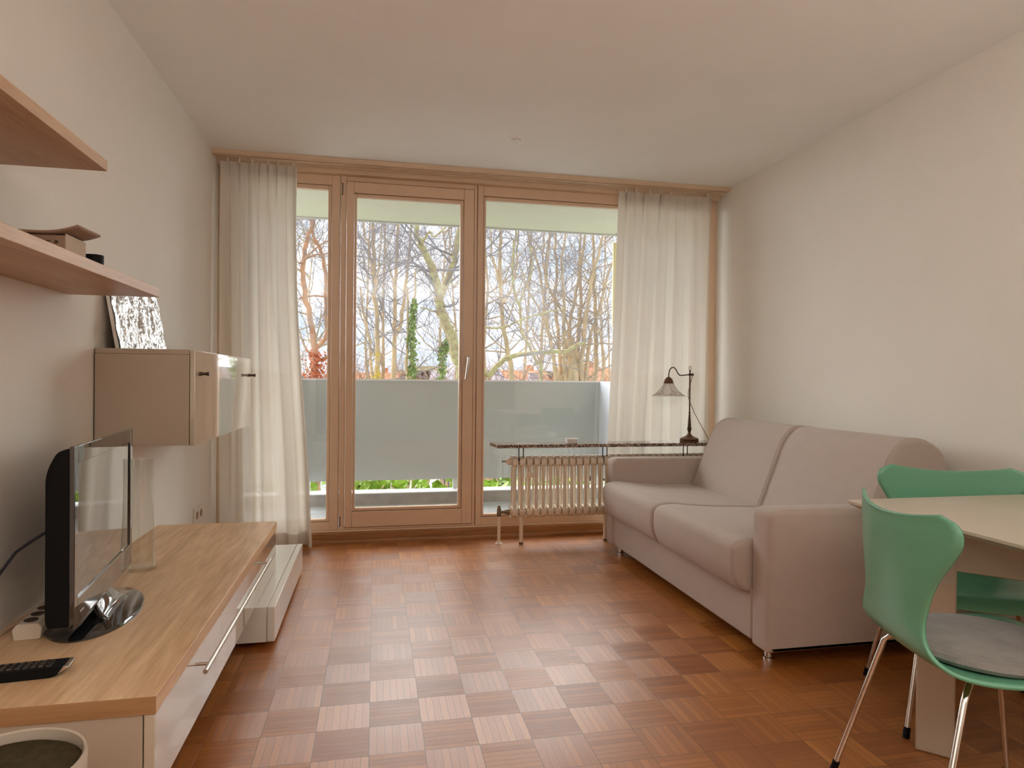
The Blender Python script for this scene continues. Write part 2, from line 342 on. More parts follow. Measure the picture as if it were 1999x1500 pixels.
obj('door_frame', fr, M['frame'], d1, bevel=.003)
lf = rframe(MB(), -.193, .664, .103, 2.418, -.147, .594, .207, 2.345, 4.532, 4.60)
leaf = obj('door_leaf', lf, M['frame'], d1, bevel=.004)
obj('glazing_bead', rframe(MB(), -.144, .591, .210, 2.342, -.128, .570, .230, 2.320, 4.543, 4.585), M['frame'], d1, bevel=.004)
pane('pane', -.135, .58, .222, 2.33, 4.570, d1)
hd = MB().box(.613, .641, 4.524, 4.532, 1.225, 1.262)
hb = obj('door_handle', hd, M['steel'], d1, bevel=.003)
g = MB().tube([(.627, 4.53, 1.243), (.627, 4.485, 1.243)], .008, 10)
g.tube([(.630, 4.485, 1.252), (.626, 4.483, 1.225), (.618, 4.482, 1.17), (.609, 4.484, 1.105)], [.009, .010, .0085, .0065], 10)
obj('lever', g, M['steel'], hb, smooth=True)
for z0, z1 in ((2.325, 2.407), (.11, .175)):
    hg = MB().tube([(-.226, 4.54, z0), (-.221, 4.531, z0+.006), (-.221, 4.531, z1-.006), (-.226, 4.54, z1)], .0028, 6)
    obj('hinge', hg, M['gap'], d1)
# curtain track board under the ceiling, sill and skirting under the frames
tr = MB(); tr.box(XL, XR, 4.50, 4.60, 2.457, 2.514); tr.box(XL, XR, 4.36, 4.50, 2.492, 2.514); tr.box(XL, XR, 4.36, 4.372, 2.484, 2.492); tr.box(XL, XR, 4.40, 4.408, 2.486, 2.492); tr.box(XL, XR, 4.47, 4.478, 2.484, 2.492)
struct('trim_1', tr, M['frame2'], bevel=.002)
struct('trim_2', MB().box(XL, XR, 4.535, 4.63, .072, .085), M['frame'], bevel=.003)
sk = MB().prism(rpoly([(4.53, .028), (4.63, .028), (4.63, .072), (4.53, .072)], [0, 0, 0, .01]), XL, XR, 'X')
sk.prism(rpoly([(4.495, 0), (4.63, 0), (4.63, .028), (4.495, .028)], [0, 0, 0, .02]), XL, XR, 'X')
struct('baseboard_back', sk, M['skirt'])
# ------------------------------------------------------------------ balcony
struct('balcony_floor', MB().box(-1.4, 3.0, 4.63, 6.10, -.16, -.025), M['concrete'])
struct('balcony_ceiling', MB().box(-2.4, 4.2, 4.66, 6.0, 2.512, 2.66), M['soffit'])
struct('trim_3', MB().box(-2.4, 4.2, 6.0, 6.03, 2.500, 2.68), M['slabedge'])
struct('outer_wall', rframe(MB(), -2.4, 4.2, -.4, 2.9, -1.1, 2.62, -.17, 2.66, 4.64, 4.74), M['hwall'])
struct('balcony_curb', MB().box(-1.4, 3.0, 6.0, 6.17, -.16, .074), M['curb'])
struct('trim_4', MB().box(-1.4, 3.0, 5.99, 6.18, .074, .082), M['curbtop'])
pp = thing('parapet', 'long grey board parapet closing off the balcony above the concrete curb', 'balcony parapet', (.7, 6.1, .17))
obj('board', MB().box(-.68, 2.20, 6.10, 6.125, .178, 1.085), M['parapet'], pp)
obj('cap', MB().box(-.69, 2.21, 6.085, 6.14, 1.085, 1.10), M['curbtop'], pp)
for x in (-.6, .72, 2.1): obj('post', MB().box(x, x+.04, 6.127, 6.16, .07, 1.08), M['slabedge'], pp)
for x, lb in ((2.135, 'pale bluish side board of the balcony seen beside the lamp curtain'), (-.665, 'pale bluish side board of the balcony next to the television curtain')):
    s = tag(obj('balcony_side_board', MB().box(x, x+.03, 4.95, 6.09, .175, 1.097), M['parapet_side'], loc=(x, 5.5, .175)), lb, 'balcony side board')
tag(obj('hanging_board', MB().box(2.205, 2.268, 5.93, 5.96, 1.62, 2.42), M['ybar'], loc=(2.2, 5.94, 1.6), bevel=.004), 'narrow pale yellow board hanging upright below the balcony ceiling', 'board')
obj_h = MB().tube([(2.236, 5.945, 2.42), (2.236, 5.945, 2.512)], .004, 6)
hk = bpy.data.objects.get('hanging_board'); obj('hook', obj_h, M['steel'], hk)
# ------------------------------------------------------------------ curtains
def curtain(name, label, xt, xb, zt, zb, yc, folds, amp, seed, bulge=lambda t: 0, yb=0, edge_l=None):
    rnd = random.Random(seed); ph = rnd.random()*6
    fr = [(folds*(.6+.9*rnd.random()), rnd.random()*6.3, .35+.65*rnd.random()) for _ in range(4)]
    def fn(s, t):      # s along the width, t from top (0) to hem (1)
        z = zt+(zb-zt)*t
        x0 = xt[0]+(xb[0]-xt[0])*t; x1 = xt[1]+(xb[1]-xt[1])*t+bulge(t)
        w = s+.012*math.sin(s*folds*2*PI+ph)+.02*math.sin(s*9+t*1.7+ph)
        x = x0+(x1-x0)*s+.010*math.sin(s*folds*4*PI+ph+1)*(1-t*.5)
        a = amp*(.55+.55*min(1, t*3))
        y = 0
        for k, (f, p, q) in enumerate(fr): y += q*math.sin(w*f*2*PI+p+t*(.5*k-.6))
        y = y/2.2
        y = math.copysign(abs(y)**.5, y)
        top = .5*math.sin(w*folds*2.4*2*PI+ph)
        m = min(1, t*7)
        y = a*(y*m+top*(1-m))
        return (x, yc+yb*t+y, z)
    mb = MB().grid(fn, 220, 60)
    th = thing(name, label, 'curtain', ((xt[0]+xt[1])/2, yc, zb))
    obj('cloth', mb, M['curtain'], th, smooth=True)
    tp = MB().grid(lambda s, t: (lambda p: (p[0], p[1]-.004, p[2]))(fn(s, .002+t*.026)), 220, 3); obj('heading_tape', tp, M['curtain'], th, smooth=True)
    hm = MB().grid(lambda s, t: (lambda p: (p[0], p[1]-.003, p[2]))(fn(s, .965+t*.034)), 220, 3); obj('hem', hm, M['curtain'], th, smooth=True)
    for i in range(int(folds*1.6)):
        p = fn((i+.5)/int(folds*1.6), 0); obj('runner', MB().box(p[0]-.004, p[0]+.004, p[1]-.006, p[1]+.006, zt-.01, 2.49), M['plastic'], th)
    return th
curtain('curtain', 'floor-length white curtain with soft folds behind the glossy wall cabinet', (-.965, -.49), (-.96, -.395), 2.462, .015, 4.43, 4.2, .040, 3,
        bulge=lambda t: -.035*math.sin(min(1, t*1.25)*PI)*(1-t)+.03*max(0, t-.55))
curtain('curtain', 'white curtain hanging behind the lamp and the granite shelf by the sofa', (1.70, 2.425), (1.60, 2.418), 2.462, .05, 4.47, 5.6, .036, 11, yb=.0)
# ------------------------------------------------------------------ radiator with granite shelf
YR = 4.335
rad = thing('radiator', 'cream cast-iron column radiator under the granite shelf', 'radiator', (.90, YR, 0))
def rsection(cx):
    mb = MB()
    for dy, k in ((-.045, 1.3), (.045, .95)):
        mb.lathe([(.004*k, .195), (.0105*k, .215), (.0092*k, .26), (.0092*k, .50), (.0105*k, .545), (.006*k, .57)], (cx, YR+dy, 0), 10, sx=1.0, sy=1.3)
    prof = rpoly([(-.066, .24), (-.060, .195), (-.02, .178), (.02, .178), (.060, .195), (.066, .24), (.03, .25), (-.03, .25)], .012, 3)
    n = len(prof)
    for (sgn, zz) in ((1, 0), (-1, .770)):
        pr = [(p[0]+YR, zz+sgn*p[1]) for p in prof]
        outer = [(cx-.012, .75), (cx-.018, 1.0), (cx+.018, 1.0), (cx+.012, .75)]
        vs = []
        cyy = YR; cz = zz+sgn*.215
        for (x, sc) in outer:
            for (yy, z) in pr: vs.append((x, cyy+(yy-cyy)*sc, cz+(z-cz)*sc))
        fs = [(i*n+j, i*n+(j+1) % n, (i+1)*n+(j+1) % n, (i+1)*n+j) for i in range(3) for j in range(n)]+[tuple(range(n-1, -1, -1)), tuple(3*n+j for j in range(n))]
        mb.add(vs, fs)
        mb.lathe([(.024, cx-.0245), (.024, cx+.0245)], (0, YR, cz), 14, axis='X')
    return mb
proto = None
for i in range(30):
    cx = .918+i*.0495
    if proto is None: proto = obj('section', rsection(cx), M['rad'], rad, smooth=True); proto_x = cx
    else:
        c = proto.copy(); C.objects.link(c); c.parent = rad; c.location = (cx-proto_x, 0, 0)
for cx in (.968, 1.562, 2.20):
    lg = MB().lathe([(.013, 0), (.013, .15), (.017, .185), (.012, .20)], (cx, YR-.03, 0), 12); o = obj('leg', lg, M['rad'], rad, smooth=True)
    obj('foot', MB().lathe([(.014, 0), (.0145, .016)], (cx, YR-.03, 0), 12), M['valve'], o)
obj('end_plug', MB().lathe([(.027, .895), (.024, .882), (.016, .874), (.014, .866)], (0, YR, .555), 14, axis='X'), M['rad'], rad, smooth=True)
obj('air_valve', MB().lathe([(.006, .867), (.0045, .848), (.007, .846), (.007, .840)], (0, YR, .555), 8, axis='X'), M['valve'], rad, smooth=True)
vb = MB().lathe([(.021, .895), (.017, .872), (.014, .862)], (0, YR, .215), 12, axis='X')
vb.tube([(.87, YR, .215), (.825, YR, .215)], .0105, 10); vb.lathe([(.012, .185), (.015, .20), (.015, .235), (.010, .245), (.009, .258)], (.822, YR, 0), 10)
obj('valve', vb, M['valve'], rad, smooth=True)
obj('supply_pipe', MB().tube([(.822, YR, .19), (.822, YR, 0)], .0105, 12), M['rad'], rad, smooth=True)
obj('floor_rosette', MB().lathe([(.026, 0), (.026, .004), (.015, .014), (.011, .016)], (.822, YR, 0), 16), M['rad'], rad, smooth=True)
for x in (1.018, 1.612):
    obj('clamp', MB().box(x-.026, x+.026, YR-.075, YR-.060, .455, .485).box(x-.008, x+.008, YR-.070, YR+.05, .44, .50), M['rad'], rad, bevel=.003)
sh = thing('granite_shelf', 'polished speckled granite shelf slab over the radiator', 'shelf', (1.6, 4.34, .653))
obj('slab', MB().prism([(.792, 4.24), (2.46, 4.24), (2.46, 4.43), (.77, 4.43)], .653, .675, 'Z'), M['granite'], sh, bevel=.002)
for x in (.962, 1.552, 2.15):
    b_ = MB()
    for dx in (-.015, .015): b_.tube([(x+dx, 4.30, .653), (x+dx, 4.30, .56)], .0035, 6)
    b_.box(x-.03, x+.03, 4.285, 4.40, .649, .653)
    obj('bracket', b_, M['gap'], sh)
ds = thing('dish', 'small round white dish on the granite shelf', 'dish', (1.32, 4.32, .675))
dmb = MB().lathe([(.036, .675), (.040, .677), (.043, .703), (.045, .706), (.0405, .706), (.038, .684), (.0, .682)], (1.32, 4.32, 0), 28); obj('bowl', dmb, M['dish'], ds, smooth=True)
# ------------------------------------------------------------------ table lamp
LX, LY, LZ = 2.197, 4.335, .675
lp = thing('table_lamp', 'antique brass table lamp with swan-neck arm and painted glass shade', 'lamp', (LX, LY, LZ))
obj('base', MB().lathe([(.064, 0), (.067, .003), (.067, .010), (.062, .013), (.066, .018), (.064, .024), (.045, .032), (.026, .041), (.013, .054), (.009, .066)], (LX, LY, LZ), 32), M['brown_brass'], lp, smooth=True)
obj('stem', MB().lathe([(.008, .064), (.0105, .075), (.015, .088), (.0155, .098), (.0105, .105), (.012, .115), (.0085, .16), (.0055, .20), (.0075, .208), (.005, .215), (.005, .495), (.0062, .505), (.004, .512)], (LX, LY, LZ), 16), M['bronze'], lp, smooth=True)
rg = MB(); cc = Vector((LX, LY, LZ+.524)); rg.tube([cc+Vector((.009*math.cos(a*PI/8), 0, .014*math.sin(a*PI/8))) for a in range(17)], .002, 6, False)
obj('ring', rg, M['brown_brass'], lp, smooth=True)
za = LZ+.477
arm = [(LX+.022, LY, za+.002), (LX, LY, za+.002), (LX-.03, LY, za-.002), (LX-.06, LY, za-.006), (LX-.08, LY, za-.004), (LX-.095, LY, za+.012), (LX-.108, LY, za+.036), (LX-.122, LY, za+.050), (LX-.140, LY, za+.050), (LX-.154, LY, za+.036), (LX-.161, LY, za+.010), (LX-.163, LY, za-.016)]
obj('swan_neck_arm', MB().tube(arm, [.006]+[.0042]*11, 10), M['bronze'], lp, smooth=True)
kb = MB().lathe([(.006, 0), (.011, .004), (.011, .014), (.006, .018)], (LX, LY, za-.008), 14); kb.lathe([(.003, .012), (.009, .016), (.009, .024), (.003, .028)], (LX, LY, za+.001), 12, axis='X')
obj('clamp_knob', kb, M['bronze'], lp, smooth=True)
SX, SZ = LX-.163, za-.016
obj('cap', MB().lathe([(.007, .0), (.016, -.006), (.028, -.020), (.033, -.038), (.036, -.042), (.034, -.047), (.030, -.047)], (SX, LY, SZ), 24), M['brown_brass'], lp, smooth=True)
shp = [(.030, -.044), (.040, -.062), (.060, -.092), (.082, -.116), (.100, -.128), (.116, -.135), (.1175, -.138), (.115, -.138), (.099, -.131), (.081, -.119), (.058, -.094), (.037, -.062), (.027, -.044)]
def wobf(a, i): return .035*math.sin(a*8)*max(0, 1-abs(i-6)/4)
def shade_mb():
    mb = MB(); k = 7; n = 64
    vs = [(SX+shp[i][0]*(1+wobf(2*PI*j/n, i))*math.cos(2*PI*j/n), LY+shp[i][0]*(1+wobf(2*PI*j/n, i))*math.sin(2*PI*j/n), SZ+shp[i][1]) for i in range(k) for j in range(n)]
    return mb.add(vs, [(i*n+j, i*n+(j+1) % n, (i+1)*n+(j+1) % n, (i+1)*n+j) for i in range(k-1) for j in range(n)])
shd = obj('lamp_shade', shade_mb(), M['shade'], lp, smooth=True)
def shade_pt(a, k, off=.0016):
    i = min(int(k), 4); t = k-i; r = shp[i][0]*(1-t)+shp[i+1][0]*t; z = shp[i][1]*(1-t)+shp[i+1][1]*t
    return Vector((SX+(r+off)*math.cos(a), LY+(r+off)*math.sin(a), SZ+z+off*.6))
pv = MB(); pf = MB()
for q in range(6):
    a0 = q*PI/3+.25
    pv.tube([shade_pt(a0+.35*math.sin(k*.9)*k/4, k) for k in [j*.45 for j in range(11)]], .0010, 5)
    pv.tube([shade_pt(a0+.2+.5*math.sin(j*.5)*.6, 2.4+j*.2) for j in range(9)], .0010, 5)
    for (da, kk, rr) in ((.33, 4.1, .006), (.0, 3.7, .0045), (.62, 4.4, .005)):
        p = shade_pt(a0+da, kk, .001); obj('painted_flower', MB().lathe([(.0, -.0012), (rr, -.001), (rr, .001), (0, .0018)], p, 8), M['petal'], shd, smooth=True)
obj('painted_vine', pv, M['vine'], shd, smooth=True)
cd = [(LX+.02, LY+.002, za), (LX+.016, LY+.004, za-.03), (LX+.006, LY+.004, za-.06), (LX-.008, LY+.006, za-.12), (LX-.008, LY+.006, za-.16), (LX+.006, LY+.004, za-.20), (LX+.03, LY-.02, LZ+.20), (LX+.07, LY-.06, LZ+.10), (LX+.10, LY-.103, LZ+.012), (LX+.105, LY-.108, LZ-.03), (LX+.112, LY-.108, .42)]
obj('lamp_cord', MB().tube(cd, .0024, 6), M['brown_brass'], lp, smooth=True)
# ------------------------------------------------------------------ sofa
sf = thing('sofa', 'taupe two-seat fabric sofa with square arms against the plain wall', 'sofa', (1.95, 3.18, 0))
FB = M['fabric']
def armpoly(): return rpoly([(1.49, .052), (2.44, .052), (2.44, .60), (1.49, .608)], [.012, .01, .03, .045], 6)
for y0, y1 in ((2.268, 2.402), (3.972, 4.104)):
    ys = [y0, y0+.006, y0+.018, y0+.03, y1-.03, y1-.018, y1-.006, y1]; ins = [.022, .010, .002, 0, 0, .002, .010, .022]
    obj('armrest', MB().loft(armpoly(), ys, ins), FB, sf, smooth=True)
obj('base_panel', MB().loft(rpoly([(1.497, .058), (2.40, .058), (2.40, .27), (1.497, .27)], .012), [2.404, 2.410, 3.964, 3.970], [.006, 0, 0, .006]), FB, sf, smooth=True)
def seatpoly(): return rpoly([(1.455, .245), (2.16, .245), (2.16, .43), (1.70, .448), (1.50, .470), (1.415, .455), (1.412, .33)], [.05, .01, .02, .1, .07, .05, .08], 7)
def endins(y0, y1, r, n=6):
    ys = []; ins = []
    for i in range(n+1):
        a = i/n*PI/2; ys.append(y0+r*(1-math.sin(a))*1.0 if False else y0+r*(1-math.cos(a))); ins.append(r*(1-math.sin(a)))
    for i in range(n, -1, -1):
        a = i/n*PI/2; ys.append(y1-r*(1-math.cos(a))); ins.append(r*(1-math.sin(a)))
    return ys, ins
for y0, y1 in ((2.406, 3.192), (3.196, 3.968)):
    ys, ins = endins(y0, y1, .028); obj('seat_cushion', MB().loft(seatpoly(), ys, ins), FB, sf, smooth=True)
# a narrow nose of the far cushion laps over the arm front
def backpoly(): return rpoly([(2.00, .40), (2.155, .80), (2.225, .868), (2.33, .866), (2.44, .80), (2.45, .42)], [.05, .09, .06, .06, .06, .02], 7)
for y0, y1 in ((2.408, 3.165), (3.169, 3.945)):
    ys, ins = endins(y0, y1, .022); bo = obj('back_cushion', MB().loft(backpoly(), ys, ins), FB, sf, smooth=True)
    for yy in (y0+.022, y1-.022):
        obj('seam', MB().tube([(p[0], yy, p[1]) for p in backpoly()[:30]], .0022, 5), FB, bo, smooth=True)
for x, y in ((1.55, 2.36), (1.55, 3.98), (2.36, 2.36), (2.36, 3.98)):
    obj('foot', MB().lathe([(.021, 0), (.021, .006), (.016, .008), (.016, .07)], (x, y, 0), 18), M['chrome'], sf, smooth=True)
# ------------------------------------------------------------------ dining table
tb = thing('dining_table', 'cream rectangular dining table with thin top and slab legs', 'table', (2.0, 1.35, 0))
tp = MB().prism([(0, 0)], 0, 0) if False else MB()
def toppoly(ins): return rpoly([(1.497+ins, .80+ins), (2.47-ins, .80+ins), (2.47-ins, 1.872-ins), (1.497+ins, 1.872-ins)], .02, 4)
P1, P2, P3 = toppoly(0), toppoly(0), toppoly(.028); n = len(P1)
tp.add([(p[0], p[1], .722) for p in P1]+[(p[0], p[1], .714) for p in P2]+[(p[0], p[1], .698) for p in P3],
       [tuple(range(n)), tuple(range(3*n-1, 2*n-1, -1))]+[(k*n+i, k*n+(i+1) % n, (k+1)*n+(i+1) % n, (k+1)*n+i) for k in (0, 1) for i in range(n)])
obj('tabletop', tp, M['table'], tb)
for (cx, cy, a) in ((1.648, 1.662, -PI/4), (2.34, 1.70, PI/4), (1.645, .96, PI/4), (2.34, .96, -PI/4)):
    u = Vector((math.cos(a), math.sin(a))); w = Vector((-u.y, u.x)); L2, W2 = .049, .018
    q = [(cx+u.x*i*L2+w.x*j*W2, cy+u.y*i*L2+w.y*j*W2) for i, j in ((-1, -1), (1, -1), (1, 1), (-1, 1))]
    obj('leg', MB().prism(q, 0, .70, 'Z'), M['table'], tb, bevel=.005)
for (a, b) in (((1.678, 1.632), (2.305, .995)), ((2.305, 1.665), (1.680, .995))):
    A = Vector(a); B = Vector(b); u = (B-A).normalized(); w = Vector((-u.y, u.x))*.013
    obj('cross_beam', MB().prism([tuple(A+w), tuple(B+w), tuple(B-w), tuple(A-w)], .552, .6985, 'Z'), M['table'], tb, bevel=.003)
# ------------------------------------------------------------------ chairs (local: faces +Y, origin on floor under seat)
prof = [(.235, .418), (.225, .436), (.19, .450), (.13, .452), (.05, .446), (-.03, .441), (-.10, .442), (-.155, .452), (-.195, .476), (-.217, .515), (-.230, .56), (-.243, .61), (-.256, .66), (-.268, .71), (-.279, .755), (-.286, .79), (-.290, .805)]
wid = [.148, .176, .195, .211, .219, .219, .211, .195, .168, .146, .138, .150, .172, .202, .224, .216, .178]
def crp(arr, t):
    n = len(arr)-1; x = max(0, min(n-1e-6, t*n)); i = int(x); f = x-i
    g = lambda k: arr[max(0, min(n, k))]
    def cr(a, b, c, d): return .5*((2*b)+(-a+c)*f+(2*a-5*b+4*c-d)*f*f+(-a+3*b-3*c+d)*f**3)
    if isinstance(arr[0], tuple): return tuple(cr(g(i-1)[k], g(i)[k], g(i+1)[k], g(i+2)[k]) for k in range(len(arr[0])))
    return cr(g(i-1), g(i), g(i+1), g(i+2))
def shell_pt(s, t):
    y, z = crp(prof, t); w = crp(wid, t); x = (s*2-1)*w
    e = min(1, max(0, (t-.45)/.2)); q = (x/.23)**2
    y += e*.060*q*(1.0)                      # backrest wraps forward
    y += .20*max(0, z-.5)
    z += (1-e)*.016*q                        # seat edges rise a little
    z += .022*max(0, (t-.85)/.15)*((s*2-1)**2-.6)   # top edge dips in the middle
    return (x, y, z)
def make_chair(name, label, legmat):
    th = thing(name, label, 'chair')
    obj('shell', MB().grid(shell_pt, 24, 64), M['green'], th, local=True, smooth=True, solid=.009)
    for sx in (-1, 1):
        for fy in (1, -1):
            bx, by = sx*.165, (.135 if fy > 0 else -.125)
            pts = [(sx*.045, fy*.03, .424), (bx*.85, by*.85, .424), (bx, by, .418), (bx+sx*.012, by+fy*.012, .402), (sx*.238, (.215 if fy > 0 else -.235), .012)]
            lg = obj('leg', MB().tube(pts, .0072, 10), legmat, th, local=True, smooth=True)
            p = Vector(pts[-1]); d = (Vector(pts[-1])-Vector(pts[-2])).normalized()
            obj('rubber_tip', MB().tube([p-d*.02, p+d*.012], .0092, 10), M['black'], lg, local=True, smooth=True)
    obj('seat_plate', MB().lathe([(.075, .424), (.08, .428), (.08, .436), (.06, .4375)], (0, 0, 0), 20), M['black'], th, local=True, smooth=True)
    return th
ch1 = make_chair('dining_chair', 'green plywood shell chair with round grey seat pad tucked under the table', M['chrome'])
CH1 = (1.457, 1.340, 0); A1 = math.radians(-105.6)
ch1.location = CH1; ch1.rotation_euler = (0, 0, A1); ch1.scale = (1, 1.04, 1)
ch2 = copy_tree(ch1); ch2['label'] = 'green plywood shell chair without a pad between the table end and the sofa'
ch2.location = (1.951, 1.829, 0); ch2.rotation_euler = (0, 0, math.radians(154)); ch2.scale = (1.07, 1.0, .99)
ch1['group'] = ch2['group'] = 'green dining chairs'
cu = thing('seat_pad', 'round grey felt seat pad lying on the green chair', 'cushion', (CH1[0], CH1[1], .455), A1)
pad = MB().lathe([(.0, -.004), (.15, -.003), (.184, .004), (.192, .014), (.184, .024), (.14, .031), (.0, .034)], (0, .005, 0), 48, sx=.98)
obj('pad', pad, M['grayfelt'], cu, local=True, smooth=True)
# ------------------------------------------------------------------ floating shelves and their contents
def shelf(y1, z0, z1, lb):
    t = tag(obj('wall_shelf', MB().box(XL, -.722, .55, y1, z0, z1), M['oakshelf'], loc=(XL, .55, z0), bevel=.0015), lb, 'shelf', 'floating oak shelves'); return t
shelf(1.995, 1.661, 1.690, 'upper of two floating oak shelves, ending farther from the window')
shelf(2.445, 1.371, 1.402, 'lower floating oak shelf holding a cardboard box and a black cup')
cb = thing('cardboard_box', 'brown cardboard box with a curled lid on the lower oak shelf', 'box', (-.91, 2.06, 1.402))
obj('carton', MB().box(-.99, -.828, 2.0, 2.13, 1.402, 1.482), M['card'], cb, bevel=.002)
obj('side_panel', MB().box(-.8275, -.826, 2.002, 2.128, 1.403, 1.487), M['cardw'], cb)
obj('lid', MB().grid(lambda s, t: (-.993+.203*s, 1.985+.15*t, 1.487+.020*max(0, (s-.55)/.45)**2+.004*t), 20, 4), M['card'], cb, solid=.006, smooth=True)
obj('print_mark', MB().lathe([(.0045, 1.998), (.0045, 1.9998)], (-.848, 0, 1.463), 12, axis='Y').box(-.873, -.862, 1.998, 1.9998, 1.464, 1.467), M['slot'], cb)
bc = tag(obj('black_cup', MB().lathe([(.022, 1.402), (.024, 1.404), (.025, 1.466), (.023, 1.466), (.021, 1.41), (0, 1.408)], (-.834, 2.21, 0), 24), M['black'], loc=(-.834, 2.21, 1.402), smooth=True), 'small black cup on the lower oak shelf beside the cardboard box', 'cup')
# ------------------------------------------------------------------ wall cabinet
cbn = thing('wall_cabinet', 'wide glossy cream wall cabinet hung above the television', 'cabinet', (-.83, 3.2, .846))
XF = -.656
cm = MB(); cm.box(XL+.006, XF-.019, 2.640, 3.765, .846, .864); cm.box(XL+.006, XF-.019, 2.640, 3.765, 1.184, 1.203); cm.box(XL+.006, XF-.019, 2.636, 2.655, .846, 1.183); cm.box(XL+.006, XF-.019, 3.747, 3.766, .846, 1.183); cm.box(XL+.002, XL+.012, 2.66, 3.74, .87, 1.18)
obj('carcass', cm, M['lacqm'], cbn, bevel=.0012)
fd = obj('flap_door', MB().box(XF-.0165, XF, 2.636, 3.766, .846, 1.2), M['lacq'], cbn, bevel=.0015)
for y in (2.705, 3.70):
    obj('knob', MB().lathe([(.0085, XF), (.0065, XF+.008), (.005, XF+.018), (.0065, XF+.026), (.009, XF+.033), (.008, XF+.035)], (0, y, 1.113), 16, axis='X'), M['bronze'], fd, smooth=True)
# foil wrapped panel
def foilpt(s, t, d):
    y = 2.70+.56*s; z = 1.203+.262*t; x = -.935-.045*t
    rr = random.Random(int(s*997)*31+int(t*991)); w = .008*math.sin(s*23+3*t+2*math.sin(t*7))+.007*math.sin(s*53-t*9+3*math.sin(s*9))+.005*math.sin(s*90+t*31)+.006*rr.random()
    e = min(1, 14*min(s, 1-s))*min(1, 14*min(t, 1-t))
    return (x+d+w*.55*e, y+.006*math.sin(t*17)*(1-e), z)
fp = MB().grid(lambda s, t: foilpt(s, t, .006), 60, 36)
ft = thing('wrapped_panel', 'flat panel wrapped in crumpled silver foil on top of the wall cabinet', 'package', (-.93, 3.0, 1.203))
obj('foil', fp, M['foil'], ft, smooth=True)
obj('backing', MB().add([(-.935, 2.702, 1.203), (-.935, 3.258, 1.203), (-.980, 3.258, 1.465), (-.980, 2.702, 1.465), (-.947, 2.702, 1.203), (-.947, 3.258, 1.203), (-.992, 3.258, 1.465), (-.992, 2.702, 1.465)],
    [(0, 1, 2, 3), (7, 6, 5, 4), (0, 3, 7, 4), (1, 5, 6, 2), (3, 2, 6, 7), (0, 4, 5, 1)]), M['dish'], ft)
# ------------------------------------------------------------------ low TV bench and the box under it
bn = thing('media_bench', 'low media bench with oak top and glossy cream drawer front', 'tv bench', (-.73, 2.47, .168))
obj('benchtop', MB().box(XL, -.464, 1.567, 3.378, .361, .400), M['oak'], bn, bevel=.0012)
obj('shaded_edge', MB().box(XL, -.464, 1.5655, 1.567, .361, .3995), M['oak_shaded'], bn)  # thin strip with the near end's shade painted in
by = MB(); by.box(XL+.002, -.492, 1.570, 1.589, .168, .360); by.box(XL+.002, -.492, 3.356, 3.375, .168, .360); by.box(XL+.002, -.492, 1.589, 3.356, .168, .184); by.box(XL+.002, XL+.012, 1.589, 3.356, .184, .36)
obj('carcass', by, M['lacqm'], bn, bevel=.001)
df = obj('drawer_front', MB().box(-.489, -.467, 1.569, 3.376, .170, .3585), M['lacq'], bn, bevel=.0015)
hn = MB().tube([(-.430, 1.852, .326), (-.430, 2.955, .326)], .0062, 14)
for y in (1.905, 2.90): hn.tube([(-.467, y, .326), (-.430, y, .326)], .0045, 10)
obj('bar_handle', hn, M['steel'], df, smooth=True)
lb = thing('low_box', 'low white lacquered drawer box standing on the floor under the media bench', 'box unit', (-.7, 3.35, 0))
obj('body', MB().box(XL+.003, -.424, 2.824, 3.865, .022, .166), M['lowwhite'], lb, bevel=.0015)
obj('front_panel', MB().box(-.4225, -.392, 2.820, 3.868, .024, .1665), M['lowwhite'], lb, bevel=.003)
obj('plinth', MB().box(XL+.02, -.45, 2.90, 3.82, 0, .022), M['black'], lb)
# wall socket
so = thing('wall_socket', 'double white wall socket just above the far end of the media bench', 'socket', (XL, 4.08, .31))
obj('plate', MB().box(XL, XL+.011, 3.995, 4.165, .268, .356), M['plastic'], so, bevel=.003)
for y in (4.038, 4.122):
    obj('socket_well', MB().lathe([(.021, XL+.0112), (.0225, XL+.013), (.0195, XL+.013), (.018, XL+.0118), (0, XL+.0116)], (0, y, .312), 20, axis='X').lathe([(.0025, XL+.0117), (.0025, XL+.0135)], (0, y, .321), 8, axis='X').lathe([(.0025, XL+.0117), (.0025, XL+.0135)], (0, y, .303), 8, axis='X'), M['card'], so, smooth=True)
# ------------------------------------------------------------------ television
ex = Vector((-.121, .9927)); tv_rz = math.atan2(ex.y, ex.x)
tv = thing('television', 'small black flat television on an oval glossy foot', 'television', (-.739, 1.85, .400), tv_rz)
W, Z0, Z1 = .645, .056, .522      # local x along the screen, y to the back, z up
hp = rpoly([(.010, Z0+.008), (.062, Z0+.008), (.066, Z0+.03), (.066, Z1-.065), (.040, Z1-.012), (.010, Z1-.006)], [0, .02, .01, .05, .03, 0], 6)
obj('housing', MB().prism([(p[0], p[1]) for p in hp], .003, W-.003, 'X'), M['black'], tv, local=True, bevel=.004)
bz = MB(); bz.box(0, .030, 0, .0125, Z0, Z1); bz.box(W-.030, W, 0, .0125, Z0, Z1); bz.box(.030, W-.030, 0, .0125, Z1-.046, Z1); bz.box(.030, W-.030, 0, .0125, Z0, Z0+.074)
obj('bezel', bz, M['pblack'], tv, local=True, bevel=.0018)
obj('screen', MB().box(.028, W-.028, .0045, .0115, Z0+.072, Z1-.044), M['screen'], tv, local=True)
mk = MB()
for i in range(5): mk.box(.052+i*.0065, .0555+i*.0065, -.0006, .0002, Z0+.030, Z0+.034)
obj('control_marks', mk, M['silver'], tv, local=True)
